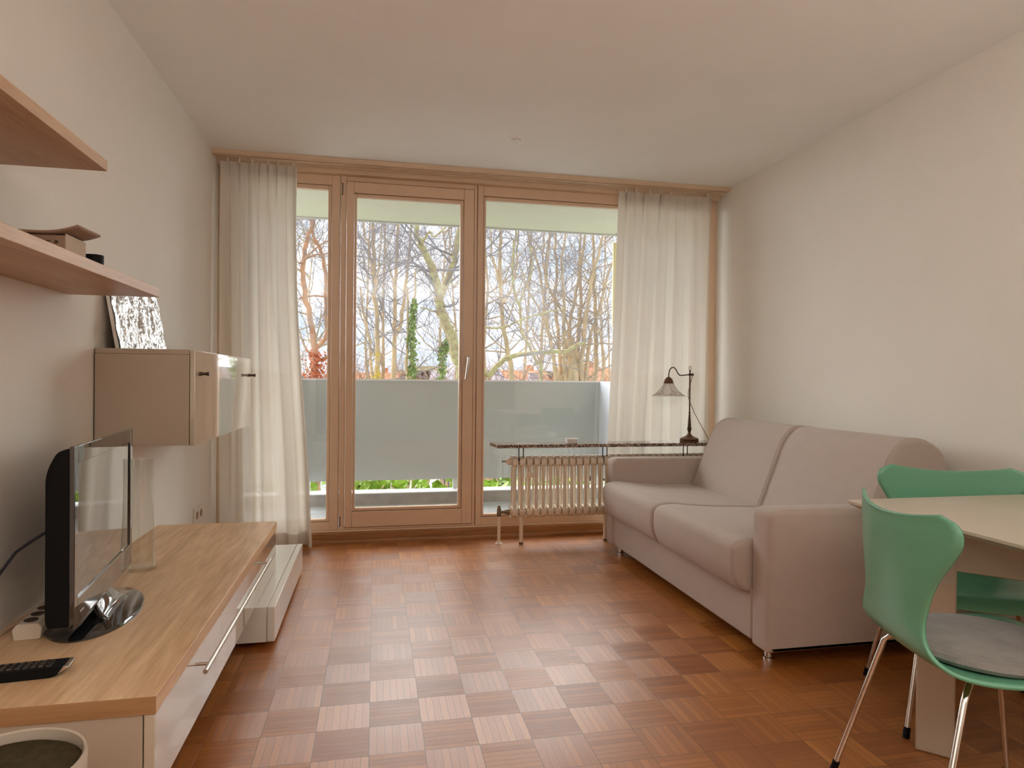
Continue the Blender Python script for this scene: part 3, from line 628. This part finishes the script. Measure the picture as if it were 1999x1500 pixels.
obj('foot', MB().lathe([(.0, 0), (1.0, 0), (1.0, .004), (.97, .009), (.6, .014), (.3, .018), (0, .019)], (W/2-.018, .022, 0), 48, sx=.232, sy=.118), M['pblack'], tv, local=True, smooth=True)
nk = MB().grid(lambda s, t: (W/2-.018+(s-.5)*(.24-.10*t), -.030+.05*t**.6, .012+.052*t+.006*math.sin(s*PI)), 14, 8)
obj('neck', nk, M['pblack'], tv, local=True, solid=.012, smooth=True)
# vase, remote, power strip, cables
vs = thing('glass_vase', 'tall clear glass vase standing behind the television', 'vase', (-.822, 2.61, .400))
vz = lambda r, z: (r, .400+z)
obj('vessel', MB().lathe([vz(.0, .0), vz(.046, .0), vz(.048, .004), vz(.044, .05), vz(.0395, .12), vz(.0355, .21), vz(.0345, .30), vz(.0345, .40), vz(.0355, .402), vz(.0330, .402), vz(.0328, .30), vz(.0338, .21), vz(.0378, .12), vz(.042, .05), vz(.044, .014), vz(.0, .012)], (-.822, 2.61, 0), 40), M['vglass'], vs, smooth=True)
rm = thing('remote_control', 'long black remote control lying on the oak bench top', 'remote control', (-.815, 1.722, .400), math.radians(6))
obj('body', MB().prism(rpoly([(-.125, 0), (.092, 0), (.118, .021), (.112, .024), (-.125, .024)], [0, .02, .004, .004, 0], 4), -.027, .027, 'Y'), M['black'], rm, local=True, bevel=.003)
kk = MB()
for i in range(12):
    for j in (-1, 0, 1): kk.box(-.10+i*.0155, -.09+i*.0155, j*.014-.0045, j*.014+.0045, .024, .0262)
obj('buttons', kk, M['steel'], rm, local=True)
obj('end_cap', MB().prism([(.094, .004), (.119, .021), (.113, .0245), (.108, .0245)], -.0272, .0272, 'Y'), M['steel'], rm, local=True, bevel=.001)
ps = thing('power_strip', 'white power strip lying behind the television', 'power strip', (-.905, 2.035, .400), math.radians(7))
obj('body', MB().prism(rpoly([(-.030, 0), (.030, 0), (.034, .03), (.024, .042), (-.024, .042), (-.034, .03)], .004, 3), -.075, .12, 'Y'), M['plastic'], ps, local=True, bevel=.002)
for i in range(3): obj('outlet', MB().lathe([(.0, .0424), (.015, .0424), (.017, .0445), (.0, .0428)], (0, -.045+i*.05, 0), 16), M['slot'], ps, local=True, smooth=True)
tag(obj('white_cable', MB().tube([(-.915, 2.13, .415), (-.95, 2.16, .408), (-.975, 2.05, .404), (-.985, 1.85, .404), (-.985, 1.70, .404)], .0035, 6), M['cablew'], loc=(-.95, 2.0, .4), smooth=True), 'beige cable running from the power strip along the wall', 'cable')
tag(obj('black_cable', MB().tube([(-.825, 1.93, .70), (-.88, 1.95, .665), (-.95, 2.02, .62), (-.985, 2.0, .56), (-.988, 1.9, .50), (-.988, 1.78, .44), (-.985, 1.68, .405)], .0042, 8), M['cable'], loc=(-.95, 1.9, .4), smooth=True), 'black cable sagging along the wall from the television', 'cable')
# stool at the near corner
st = thing('stool', 'round stool with olive cloth seat and pale raised rim beside the media bench', 'stool', (-.605, 1.240, 0))
SXs, SYs = -.605, 1.240
obj('rim', MB().lathe([(.118, .385), (.122, .39), (.1235, .445), (.121, .451), (.1175, .449), (.117, .39)], (SXs, SYs, 0), 48, closed=True), M['table'], st, smooth=True)
obj('seat', MB().lathe([(0, .40), (.1165, .40), (.1165, .430), (.105, .437), (0, .440)], (SXs, SYs, 0), 48), M['olive'], st, smooth=True)
for k in range(4):
    a = PI/4+k*PI/2; obj('leg', MB().tube([(SXs+.095*math.cos(a), SYs+.095*math.sin(a), .40), (SXs+.125*math.cos(a), SYs+.125*math.sin(a), 0)], .012, 10), M['table'], st, smooth=True)
# ceiling cover plate
cv = thing('ceiling_cover', 'small round white cover plate on the ceiling', 'ceiling cover', (.795, 3.768, ZC))
obj('plate', MB().lathe([(.0, ZC), (.043, ZC), (.043, ZC-.004), (.039, ZC-.007), (0, ZC-.007)], (.795, 3.768, 0), 36), M['ceil'], cv, smooth=True)
obj('slot', MB().box(.765, .792, 3.762, 3.768, ZC-.0078, ZC-.0068).box(.805, .822, 3.756, 3.762, ZC-.0078, ZC-.0068).box(.785, .80, 3.742, 3.747, ZC-.0078, ZC-.0068), M['card'], cv)
# ------------------------------------------------------------------ outdoors
GZ = -5.5
struct('ground', MB().box(-120, 160, 7.5, 220, GZ-.2, GZ), M['ground'])
def grow(mbt, p, d, length, r, depth, rnd, sides, up=.25, wig=.22, mb2=None):
    k = 4 if depth > 0 else 3; pts = [p]; q = p.copy(); dd = d.copy()
    for i in range(k):
        dd = (dd+Vector((rnd.gauss(0, wig), rnd.gauss(0, wig*.6), rnd.gauss(0, wig)+up*.25))).normalized(); q = q+dd*(length/k); pts.append(q.copy())
    rs = [r*(1-.8*i/k) for i in range(k+1)]
    mbt.tube(pts, rs, sides if r > .012 else 3, False)
    if depth > 0:
        n = rnd.randint(4, 6) if depth > 1 else rnd.randint(4, 6)
        for i in range(n):
            t = (.2+.8*(i+rnd.random())/n)*k; j = min(int(t), k-1); pp_ = pts[j].lerp(pts[j+1], min(1, t-j)); ax = (pts[j+1]-pts[j]).normalized()
            pr = Vector((rnd.gauss(0, 1), rnd.gauss(0, .7), rnd.gauss(.2, .8))); pr = (pr-ax*pr.dot(ax)).normalized()
            grow(mb2 or mbt, pp_, (ax*.75+pr*.8).normalized(), length*rnd.uniform(.38, .62), max(r*.42, .0028), depth-1, rnd, 3, up, wig, mb2)
def tree(label, limbs, Y, bark, twig, seed, nb=16, bl=1.6, name='bare_tree', ext=3.0, trunk_to_ground=True, depth=2, cat='tree', group='bare trees beyond the balcony', extra=None):
    rnd = random.Random(seed); base = at(limbs[0][0][0][0], limbs[0][0][0][1], Y)
    loc = Vector((base.x, Y, GZ)); th = thing(name, label, cat, loc, 0, group)
    mb = MB(); mbb = MB(); mt = MB()
    for li, (pts, r0, r1) in enumerate(limbs):
        r0, r1 = r0*.62, r1*.55
        P = [at(x, y, Y+.35*(li % 3-1)*(1 if li else 0)) for x, y in pts]
        if li: P[0] = at(pts[0][0], pts[0][1], Y)
        if li == 0 and trunk_to_ground:
            P = [Vector((P[0].x+.2, Y, GZ)), Vector((P[0].x+.05, Y, (GZ+P[0].z)/2))]+P
        top = P[-1].z > 3.5
        if top and ext: P.append(P[-1]+(P[-1]-P[-2]).normalized()*ext*.5+Vector((0, 0, ext*.5)))
        k = len(P); rs = [r0+(r1-r0)*i/(k-1) for i in range(k)]
        if li == 0 and trunk_to_ground: rs[0] = r0*1.5
        # smooth resample
        Q = []; R = []
        for i in range(k-1):
            for j in range(4):
                t = j/4; Q.append(Vector(crp([tuple(p) for p in P], (i+t)/(k-1)))+Vector((rnd.gauss(0, .012), 0, 0))); R.append(rs[i]*(1-t)+rs[i+1]*t)
        Q.append(P[-1]); R.append(rs[-1]); mb.tube(Q, R, 8, True)
        m_ = len(Q)
        vis = [i for i in range(m_-1) if Q[i].z > .6]
        L_ = sum((Q[i+1]-Q[i]).length for i in vis)
        cnt = max(3, int(nb*L_/6))
        for _ in range(cnt):
            if not vis: break
            i = rnd.choice(vis); p = Q[i]; ax = (Q[i+1]-Q[i]).normalized(); pr = Vector((rnd.choice((-1, 1))*rnd.uniform(.5, 1), rnd.gauss(0, .5), rnd.gauss(.15, .35)))
            grow(mbb, p, (ax*.55+pr).normalized(), bl*rnd.uniform(.5, 1.2), min(R[i]*.36, .022), depth, rnd, 4, mb2=mt)
    obj('trunk', mb, bark, th, smooth=True)
    obj('branches', mbb, twig, th); 
    if mt.v: obj('twigs', mt, M['twig'], th)
    if extra: extra(th, rnd)
    return th
def leaves(mb, c, sp, n, size, rnd):
    for _ in range(n):
        p = Vector(c)+Vector((rnd.gauss(0, sp[0]), rnd.gauss(0, sp[1]), rnd.uniform(-sp[2], sp[2])))
        a = Vector((rnd.gauss(0, 1), rnd.gauss(0, 1), rnd.gauss(0, 1))).normalized()*size*rnd.uniform(.6, 1.3); b = a.cross(Vector((rnd.gauss(0, 1), rnd.gauss(0, 1), rnd.gauss(0, 1)))).normalized()*size*.38
        m_ = a*.5+a.cross(b).normalized()*size*.12
        mb.add([p, p+m_+b, p+a, p+m_-b], [(0, 1, 2), (0, 2, 3)])
def rustl(th, rnd):
    mb = MB()
    for (x, y, s) in ((612, 700, .10), (622, 728, .14), (604, 735, .12), (632, 735, .12), (616, 690, .06), (628, 712, .08)):
        leaves(mb, at(x, y, 11.8), (s, s, s), 32, .06, rnd)
    for _ in range(90): leaves(mb, at(rnd.uniform(606, 626), rnd.uniform(690, 760), 11.85), (.02, .05, .02), 1, .09, rnd)
    obj('rust_leaves', mb, M['rust'], th)
def lichen(th, rnd):
    mb = MB()
    for (x, y) in ((737, 695), (738, 722), (733, 735), (740, 735)): leaves(mb, at(x, y, 13.9), (.04, .03, .07), 45, .035, rnd)
    obj('lichen', mb, M['lich'], th)
tree('reddish forked tree with rust leaves beside the curtain', [([(614, 742), (612, 700), (615, 678)], .13, .11), ([(615, 680), (608, 640), (600, 590), (593, 545), (592, 510), (600, 465), (610, 440), (614, 425)], .085, .05), ([(615, 680), (634, 662), (638, 600), (636, 545), (630, 500), (618, 470), (611, 448)], .075, .04), ([(592, 515), (610, 490), (640, 470)], .035, .02), ([(584, 515), (610, 500), (645, 495)], .03, .02), ([(585, 582), (610, 578), (645, 580)], .03, .018)],
     12, M['barkr'], M['twigt'], 1, nb=12, bl=1.3, name='forked_tree', extra=rustl)
tree('slim upright tree with yellow lichen, first behind the door glass', [([(738, 742), (737, 640), (732, 560), (730, 500), (729, 430)], .10, .05), ([(732, 560), (722, 500), (718, 470), (709, 435)], .055, .03), ([(726, 740), (722, 680), (712, 620), (703, 560)], .06, .03), ([(733, 560), (740, 520), (742, 480)], .04, .02)], 14, M['bark'], M['twig'], 2, nb=14, extra=lichen)
tree('slim tree with a steep side limb in the middle of the door glass', [([(768, 742), (770, 660), (772, 590), (774, 520), (778, 435)], .105, .05), ([(772, 655), (785, 620), (790, 570), (797, 510), (803, 438)], .075, .04), ([(770, 560), (758, 510), (752, 470)], .04, .02)], 15, M['bark'], M['twig'], 3, nb=16)
def ivyf(pts, Y):
    def f(th, rnd):
        mb = MB()
        for i in range(len(pts)-1):
            for k in range(90):
                t = rnd.random(); x = pts[i][0]*(1-t)+pts[i+1][0]*t; y = pts[i][1]*(1-t)+pts[i+1][1]*t
                leaves(mb, at(x, y, Y-.05), (.032*pts[i][2], .05, .03), 2, .075, rnd)
        obj('ivy', mb, M['ivy'], th)
    return f
tree('straight tree trunk wrapped in green ivy behind the door glass', [([(805, 742), (804, 690), (805, 640), (808, 590), (814, 520)], .08, .03), ([(795, 742), (795, 690), (797, 640), (796, 560)], .06, .03)], 13, M['bark'], M['twig'], 4, nb=12, extra=ivyf([(805, 745, 1.2), (804, 690, 1.1), (804, 660, .8), (805, 625, .6), (808, 590, .4)], 13))
tree('short ivy-covered stem low behind the door glass', [([(862, 742), (864, 700), (860, 670), (856, 640)], .07, .03), ([(864, 700), (872, 672), (880, 650)], .03, .015)], 13.5, M['bark'], M['twig'], 5, nb=16, bl=1.2, extra=ivyf([(862, 745, 1.2), (864, 690, 1.3), (868, 678, .8), (874, 668, .5)], 13.5))
tree('thick mossy tree that forks high beside the door handle', [([(902, 742), (893, 705), (884, 665), (866, 620), (856, 580)], .17, .13), ([(856, 582), (850, 545), (838, 510), (822, 478), (813, 455), (812, 430)], .115, .06), ([(856, 582), (868, 562), (878, 535), (888, 500), (896, 455), (900, 430)], .115, .07), ([(822, 480), (830, 462), (840, 452), (870, 444)], .04, .02), ([(884, 640), (850, 610), (820, 600)], .03, .015), ([(853, 560), (840, 545), (836, 500)], .03, .015)],
     11, M['moss'], M['twig'], 6, nb=12, bl=1.4, name='forked_tree')
tree('slim leaning tree crossing the first third of the wide pane', [([(998, 742), (992, 700), (986, 650), (978, 580), (976, 500), (976, 440)], .09, .05), ([(976, 560), (965, 510), (958, 470)], .04, .02), ([(975, 600), (995, 570), (1006, 530), (1010, 490)], .045, .02)], 12, M['bark'], M['twigt'], 7, nb=16)
tree('arching mossy branch sweeping low across the wide pane', [([(938, 760), (952, 734), (975, 710), (1000, 696), (1040, 689), (1080, 687), (1108, 685), (1125, 674), (1140, 668)], .075, .04), ([(948, 640), (980, 640), (1010, 628), (1060, 612), (1110, 600)], .025, .012)], 9, M['moss'], M['twig'], 8, nb=12, bl=1.0, ext=0)
co = [([(1118, 742), (1118, 700), (1112, 660)], .30, .20)]
for (bx, pts, r) in ((1085, [(1078, 680), (1066, 620), (1058, 560), (1046, 500), (1030, 440)], .06), (1095, [(1090, 660), (1084, 590), (1086, 520), (1084, 440)], .07), (1104, [(1100, 650), (1102, 580), (1096, 510), (1104, 440)], .06), (1112, [(1112, 660), (1118, 600), (1130, 540), (1132, 450)], .07),
                     (1124, [(1128, 660), (1134, 600), (1132, 530), (1142, 450)], .08), (1134, [(1140, 650), (1150, 590), (1160, 520), (1178, 455)], .08), (1142, [(1152, 660), (1172, 600), (1186, 540), (1205, 470)], .06), (1160, [(1164, 690), (1163, 620), (1160, 540), (1158, 455)], .085), (1090, [(1070, 650), (1050, 600), (1030, 560), (1012, 510)], .045), (1175, [(1180, 700), (1172, 660), (1160, 600)], .05), (1115, [(1110, 640), (1070, 560), (1060, 500), (1062, 450)], .05)):
    co.append(([(bx, 745)]+pts, r*1.1, r*.45))
tree('dense many-stemmed tree fanning out behind the wide pane', co, 13, M['bark'], M['twigt'], 9, nb=11, bl=1.5, name='coppiced_tree')
tree('slim bent tree with a dark limb near the edge of the wide pane', [([(1058, 742), (1048, 710), (1036, 680), (1020, 650), (1012, 600), (1000, 540), (1005, 470), (1008, 440)], .055, .03), ([(1012, 600), (1026, 560), (1040, 520), (1030, 470)], .03, .015)], 11, M['moss'], M['twig'], 10, nb=14, bl=1.3)
# generic woodland farther back: shared meshes, each tree its own object
def generic(seed, h=15):
    rnd = random.Random(seed); th = thing('bare_tree', 'x', 'tree', (0, 0, 0), 0, 'woodland farther back'); mb = MB(); mbb = MB(); mt = MB()
    pts = [Vector((0, 0, 0))]
    for i in range(8): pts.append(pts[-1]+Vector((rnd.gauss(0, .16), rnd.gauss(0, .16), h/8)))
    rs = [.085*(1-i/9.5) for i in range(9)]; mb.tube(pts, rs, 8)
    for _ in range(17):
        t = rnd.uniform(2.4, 7.9); i = int(t); p = pts[i].lerp(pts[i+1], t-i)
        grow(mbb, p, Vector((rnd.gauss(0, 1), rnd.gauss(0, .6), .75)).normalized(), rnd.uniform(1.5, 3.3), .03, 2, rnd, 4, mb2=mt, up=.4)
    obj('trunk', mb, M['bark'], th, local=True, smooth=True); obj('branches', mbb, M['twigt'], th, local=True); obj('twigs', mt, M['twig'], th, local=True)
    return th
G = [generic(s) for s in (21, 22, 23)]
rg_ = random.Random(5)
spots = []
for i in range(11):
    Y = 17+rg_.uniform(0, 9)+(i % 3)*2; px = 560+i*66+rg_.uniform(-14, 14); spots.append((px, Y))
desc = ['behind the curtain edge', 'behind the reddish forked tree', 'behind the door frame post', 'behind the middle of the door glass', 'behind the thick forked tree', 'behind the handle side of the door', 'behind the slim leaning tree', 'above the orange roof', 'behind the many-stemmed tree', 'behind the edge of the lamp curtain', 'behind the lamp curtain']
for i, (px, Y) in enumerate(spots):
    t = G[i] if i < 3 else copy_tree(G[i % 3])
    p = at(px, 740, Y); t.location = (p.x, Y, GZ); t.rotation_euler = (0, 0, rg_.uniform(0, 6)); s = rg_.uniform(.85, 1.1); t.scale = (s, s, s); t['label'] = 'distant thin bare tree '+desc[i]
# shrubs just beyond the balcony curb
def shrub(seed):
    rnd = random.Random(seed); th = thing('shrub', 'x', 'shrub', (0, 0, 0), 0, 'bright green shrubs below the balcony'); st_ = MB(); lf_ = MB()
    for _ in range(26):
        a = Vector((rnd.uniform(-.35, .35), rnd.uniform(-.35, .35), 0)); b = Vector((a.x*1.6+rnd.gauss(0, .1), a.y*1.6, 5.3+rnd.uniform(-.35, .35)))
        st_.tube([a*.5, a+Vector((0, 0, 2.6)), b], [.018, .012, .004], 5)
        for k in range(34):
            t = rnd.uniform(.55, 1); p = (a+Vector((0, 0, 2.6))).lerp(b, (t-.5)*2)
            leaves(lf_, p, (.09, .09, .05), 3, .16, rnd)
    obj('stems', st_, M['moss'], th, local=True, smooth=True); obj('foliage', lf_, M['leaf'], th, local=True); return th
S0 = [shrub(31), shrub(32)]
sd = ['below the balcony behind the curtain hem', 'below the balcony under the narrow pane', 'below the balcony at the hinge side of the door', 'below the middle of the door glass', 'below the balcony near the handle side', 'below the balcony behind the end of the radiator', 'below the balcony behind the radiator columns', 'below the balcony behind the sofa arm']
for i in range(8):
    t = S0[i] if i < 2 else copy_tree(S0[i % 2]); Y = 6.95+.25*(i % 3); p = at(590+i*78, 950, Y)
    t.location = (p.x, Y, GZ-.02); t.rotation_euler = (0, 0, i*1.7); t.scale = (1, 1, .985+.02*((i*7) % 3-1)); t['label'] = 'bright green leafy shrub '+sd[i]
def brush(seed):
    rnd = random.Random(seed); th = thing('leafless_bush', 'x', 'bush', (0, 0, 0), 0, 'brown bushes beyond the parapet'); mb = MB(); mt = MB()
    for _ in range(34):
        grow(mb, Vector((rnd.uniform(-.9, .9), rnd.uniform(-.5, .5), rnd.uniform(4.6, 5.6))), Vector((rnd.gauss(0, .6), rnd.gauss(0, .4), 1)).normalized(), rnd.uniform(1.0, 1.6), .014, 2, rnd, 3, mb2=mt, up=.2)
    st_ = MB()
    for _ in range(7): st_.tube([(rnd.uniform(-.2, .2), rnd.uniform(-.2, .2), 0), (rnd.uniform(-.5, .5), rnd.uniform(-.4, .4), 3), (rnd.uniform(-.9, .9), rnd.uniform(-.5, .5), 5.6)], [.05, .035, .02], 6)
    obj('stems', st_, M['bark'], th, local=True, smooth=True); obj('branches', mb, M['barkr'], th, local=True); obj('twigs', mt, M['rusttwig'], th, local=True); return th
B0 = [brush(41), brush(42)]
bd = ['under the forked tree beside the curtain', 'at the hinge side of the door glass', 'at the foot of the lichen tree', 'between the slim trees and the ivy trunk', 'below the thick forked tree', 'at the near edge of the wide pane', 'before the orange roof', 'at the foot of the many-stemmed tree', 'beside the edge of the lamp curtain']
for i in range(9):
    t = B0[i] if i < 2 else copy_tree(B0[i % 2]); Y = 16+1.2*(i % 3); p = at(600+i*72, 740, Y)
    t.location = (p.x, Y, GZ+.22+.12*(i % 3)); t.rotation_euler = (0, 0, i*2.1); t['label'] = 'low brown leafless bush beyond the parapet '+bd[i]
# houses
def house(label, x0, x1, Y, zt, ze, dep, wallm, roofm, rz=0, wins=4, name='house'):
    cx = (x0+x1)/2; th = thing(name, label, 'house', (cx, Y, GZ)); w = (x1-x0)/2
    obj('walls', MB().box(x0, x1, Y, Y+dep, GZ, ze), wallm, th)
    obj('roof', MB().prism([(Y-.5, ze-.1), (Y+dep/2, zt), (Y+dep+.5, ze-.1)], x0-.5, x1+.5, 'X'), roofm, th)
    obj('chimney', MB().box(cx+w*.4, cx+w*.4+.45, Y+dep*.55, Y+dep*.55+.45, ze, zt+.35), roofm, th)
    for i in range(wins):
        for r in range(2):
            x = x0+(i+.5)*(x1-x0)/wins; zz = ze-1.9-r*2.9
            if zz > GZ+.5: obj('window', MB().box(x-.5, x+.5, Y-.05, Y+.05, zz, zz+1.2), M['hwin'], th)
    return th
def hx(px, Y): return at(px, 740, Y).x
house('house with orange tiled roof seen low behind the wide pane', hx(1014, 38), hx(1076, 38), 38, 1.75, .2, 7, M['hwall'], M['roof'])
house('low house with grey tiled roof in front of the orange roof', hx(1022, 30), hx(1085, 30), 30, 1.15, -.4, 6, M['hwall'], M['roofg'], wins=3)
house('orange roofed house behind the many-stemmed tree', hx(1138, 36), hx(1215, 36), 36, 1.95, .2, 7, M['hwall'], M['roof'])
house('wide house with lilac grey roof beside the thick forked tree', hx(872, 34), hx(985, 34), 34, 1.6, .1, 7, M['hwall'], M['roofg'], wins=5)
house('long pale yellow building behind the ivy-covered trunks', hx(806, 85), hx(872, 85), 85, 5.0, 2.9, 12, M['hwally'], M['roofb'], wins=7)
house('pale building with blue grey roof behind the slim trees', hx(772, 100), hx(812, 100), 100, 5.2, 2.6, 12, M['hwall'], M['roofb'], wins=4)
house('brick-roofed house low behind the first slim tree', hx(690, 44), hx(770, 44), 44, 1.55, -.2, 8, M['hwall'], M['roof'], wins=4)
hl = MB(); pts = [(-150+i*12, 190, 3.2+1.5*math.sin(i*.9)+1.2*math.sin(i*.37)) for i in range(32)]
hl.add([(p[0], p[1], GZ) for p in pts]+[p for p in pts]+[(p[0], p[1]+40, GZ) for p in pts], [(i, i+1, 33+i-1+0, 32+i) for i in range(31)]+[(32+i, 33+i, 65+i, 64+i) for i in range(31)])
struct('hills', hl, M['hill'])
# ------------------------------------------------------------------ daylight and added ceiling fill
w = bpy.data.worlds.new('sky'); bpy.context.scene.world = w; w.use_nodes = True; nt = w.node_tree; nt.nodes.clear(); L = nt.links.new
o = N(nt, 'ShaderNodeOutputWorld'); bg = N(nt, 'ShaderNodeBackground'); tc = N(nt, 'ShaderNodeTexCoord'); mp = N(nt, 'ShaderNodeMapping'); mp.inputs['Scale'].default_value = (2.2, 2.2, 5)
no = N(nt, 'ShaderNodeTexNoise', Scale=1.6, Detail=5.0); cr = N(nt, 'ShaderNodeValToRGB'); e = cr.color_ramp.elements
e[0].position = .36; e[0].color = (.50, .66, .88, 1); e[1].position = .56; e[1].color = (.90, .89, .97, 1)
L(tc.outputs['Generated'], mp.inputs[0]); L(mp.outputs[0], no.inputs['Vector']); L(no.outputs['Fac'], cr.inputs[0]); L(cr.outputs[0], bg.inputs['Color']); bg.inputs['Strength'].default_value = 1.15; L(bg.outputs[0], o.inputs[0])
def sun(name, az, el, strength, ang, col):
    l = bpy.data.lights.new(name, 'SUN'); l.energy = strength; l.angle = math.radians(ang); l.color = col
    ob = bpy.data.objects.new(name, l); C.objects.link(ob)
    d = Vector((math.sin(az)*math.cos(el), math.cos(az)*math.cos(el), math.sin(el)))  # towards the light
    ob.rotation_euler = d.to_track_quat('Z', 'Y').to_euler(); ob.location = (0, 8, 6)
sun('overcast_daylight', math.radians(-8), math.radians(14), 11.5, 120, (1, .985, .97))
def area(name, loc, rot, sx, sy, e, col):
    al = bpy.data.lights.new(name, 'AREA'); al.energy = e; al.shape = 'RECTANGLE'; al.size = sx; al.size_y = sy; al.color = col
    ao = bpy.data.objects.new(name, al); C.objects.link(ao); ao.location = loc; ao.rotation_euler = rot; return ao
area('added_ceiling_fill', (.75, -1.45, 1.2), (math.radians(180), 0, 0), 2.8, 1.8, 84, (1, .975, .94))  # added fill light behind the camera, aimed up to brighten the ceiling
sc = bpy.context.scene
sc.view_settings.view_transform = 'Standard'; sc.view_settings.look = 'None'; sc.view_settings.gamma = 1; sc.view_settings.use_curve_mapping = False
sc.view_settings.exposure = 0.55
sc.cycles.max_bounces = 8; sc.cycles.diffuse_bounces = 5; sc.cycles.glossy_bounces = 3; sc.cycles.caustics_reflective = False; sc.cycles.caustics_refractive = False; sc.cycles.transparent_max_bounces = 12
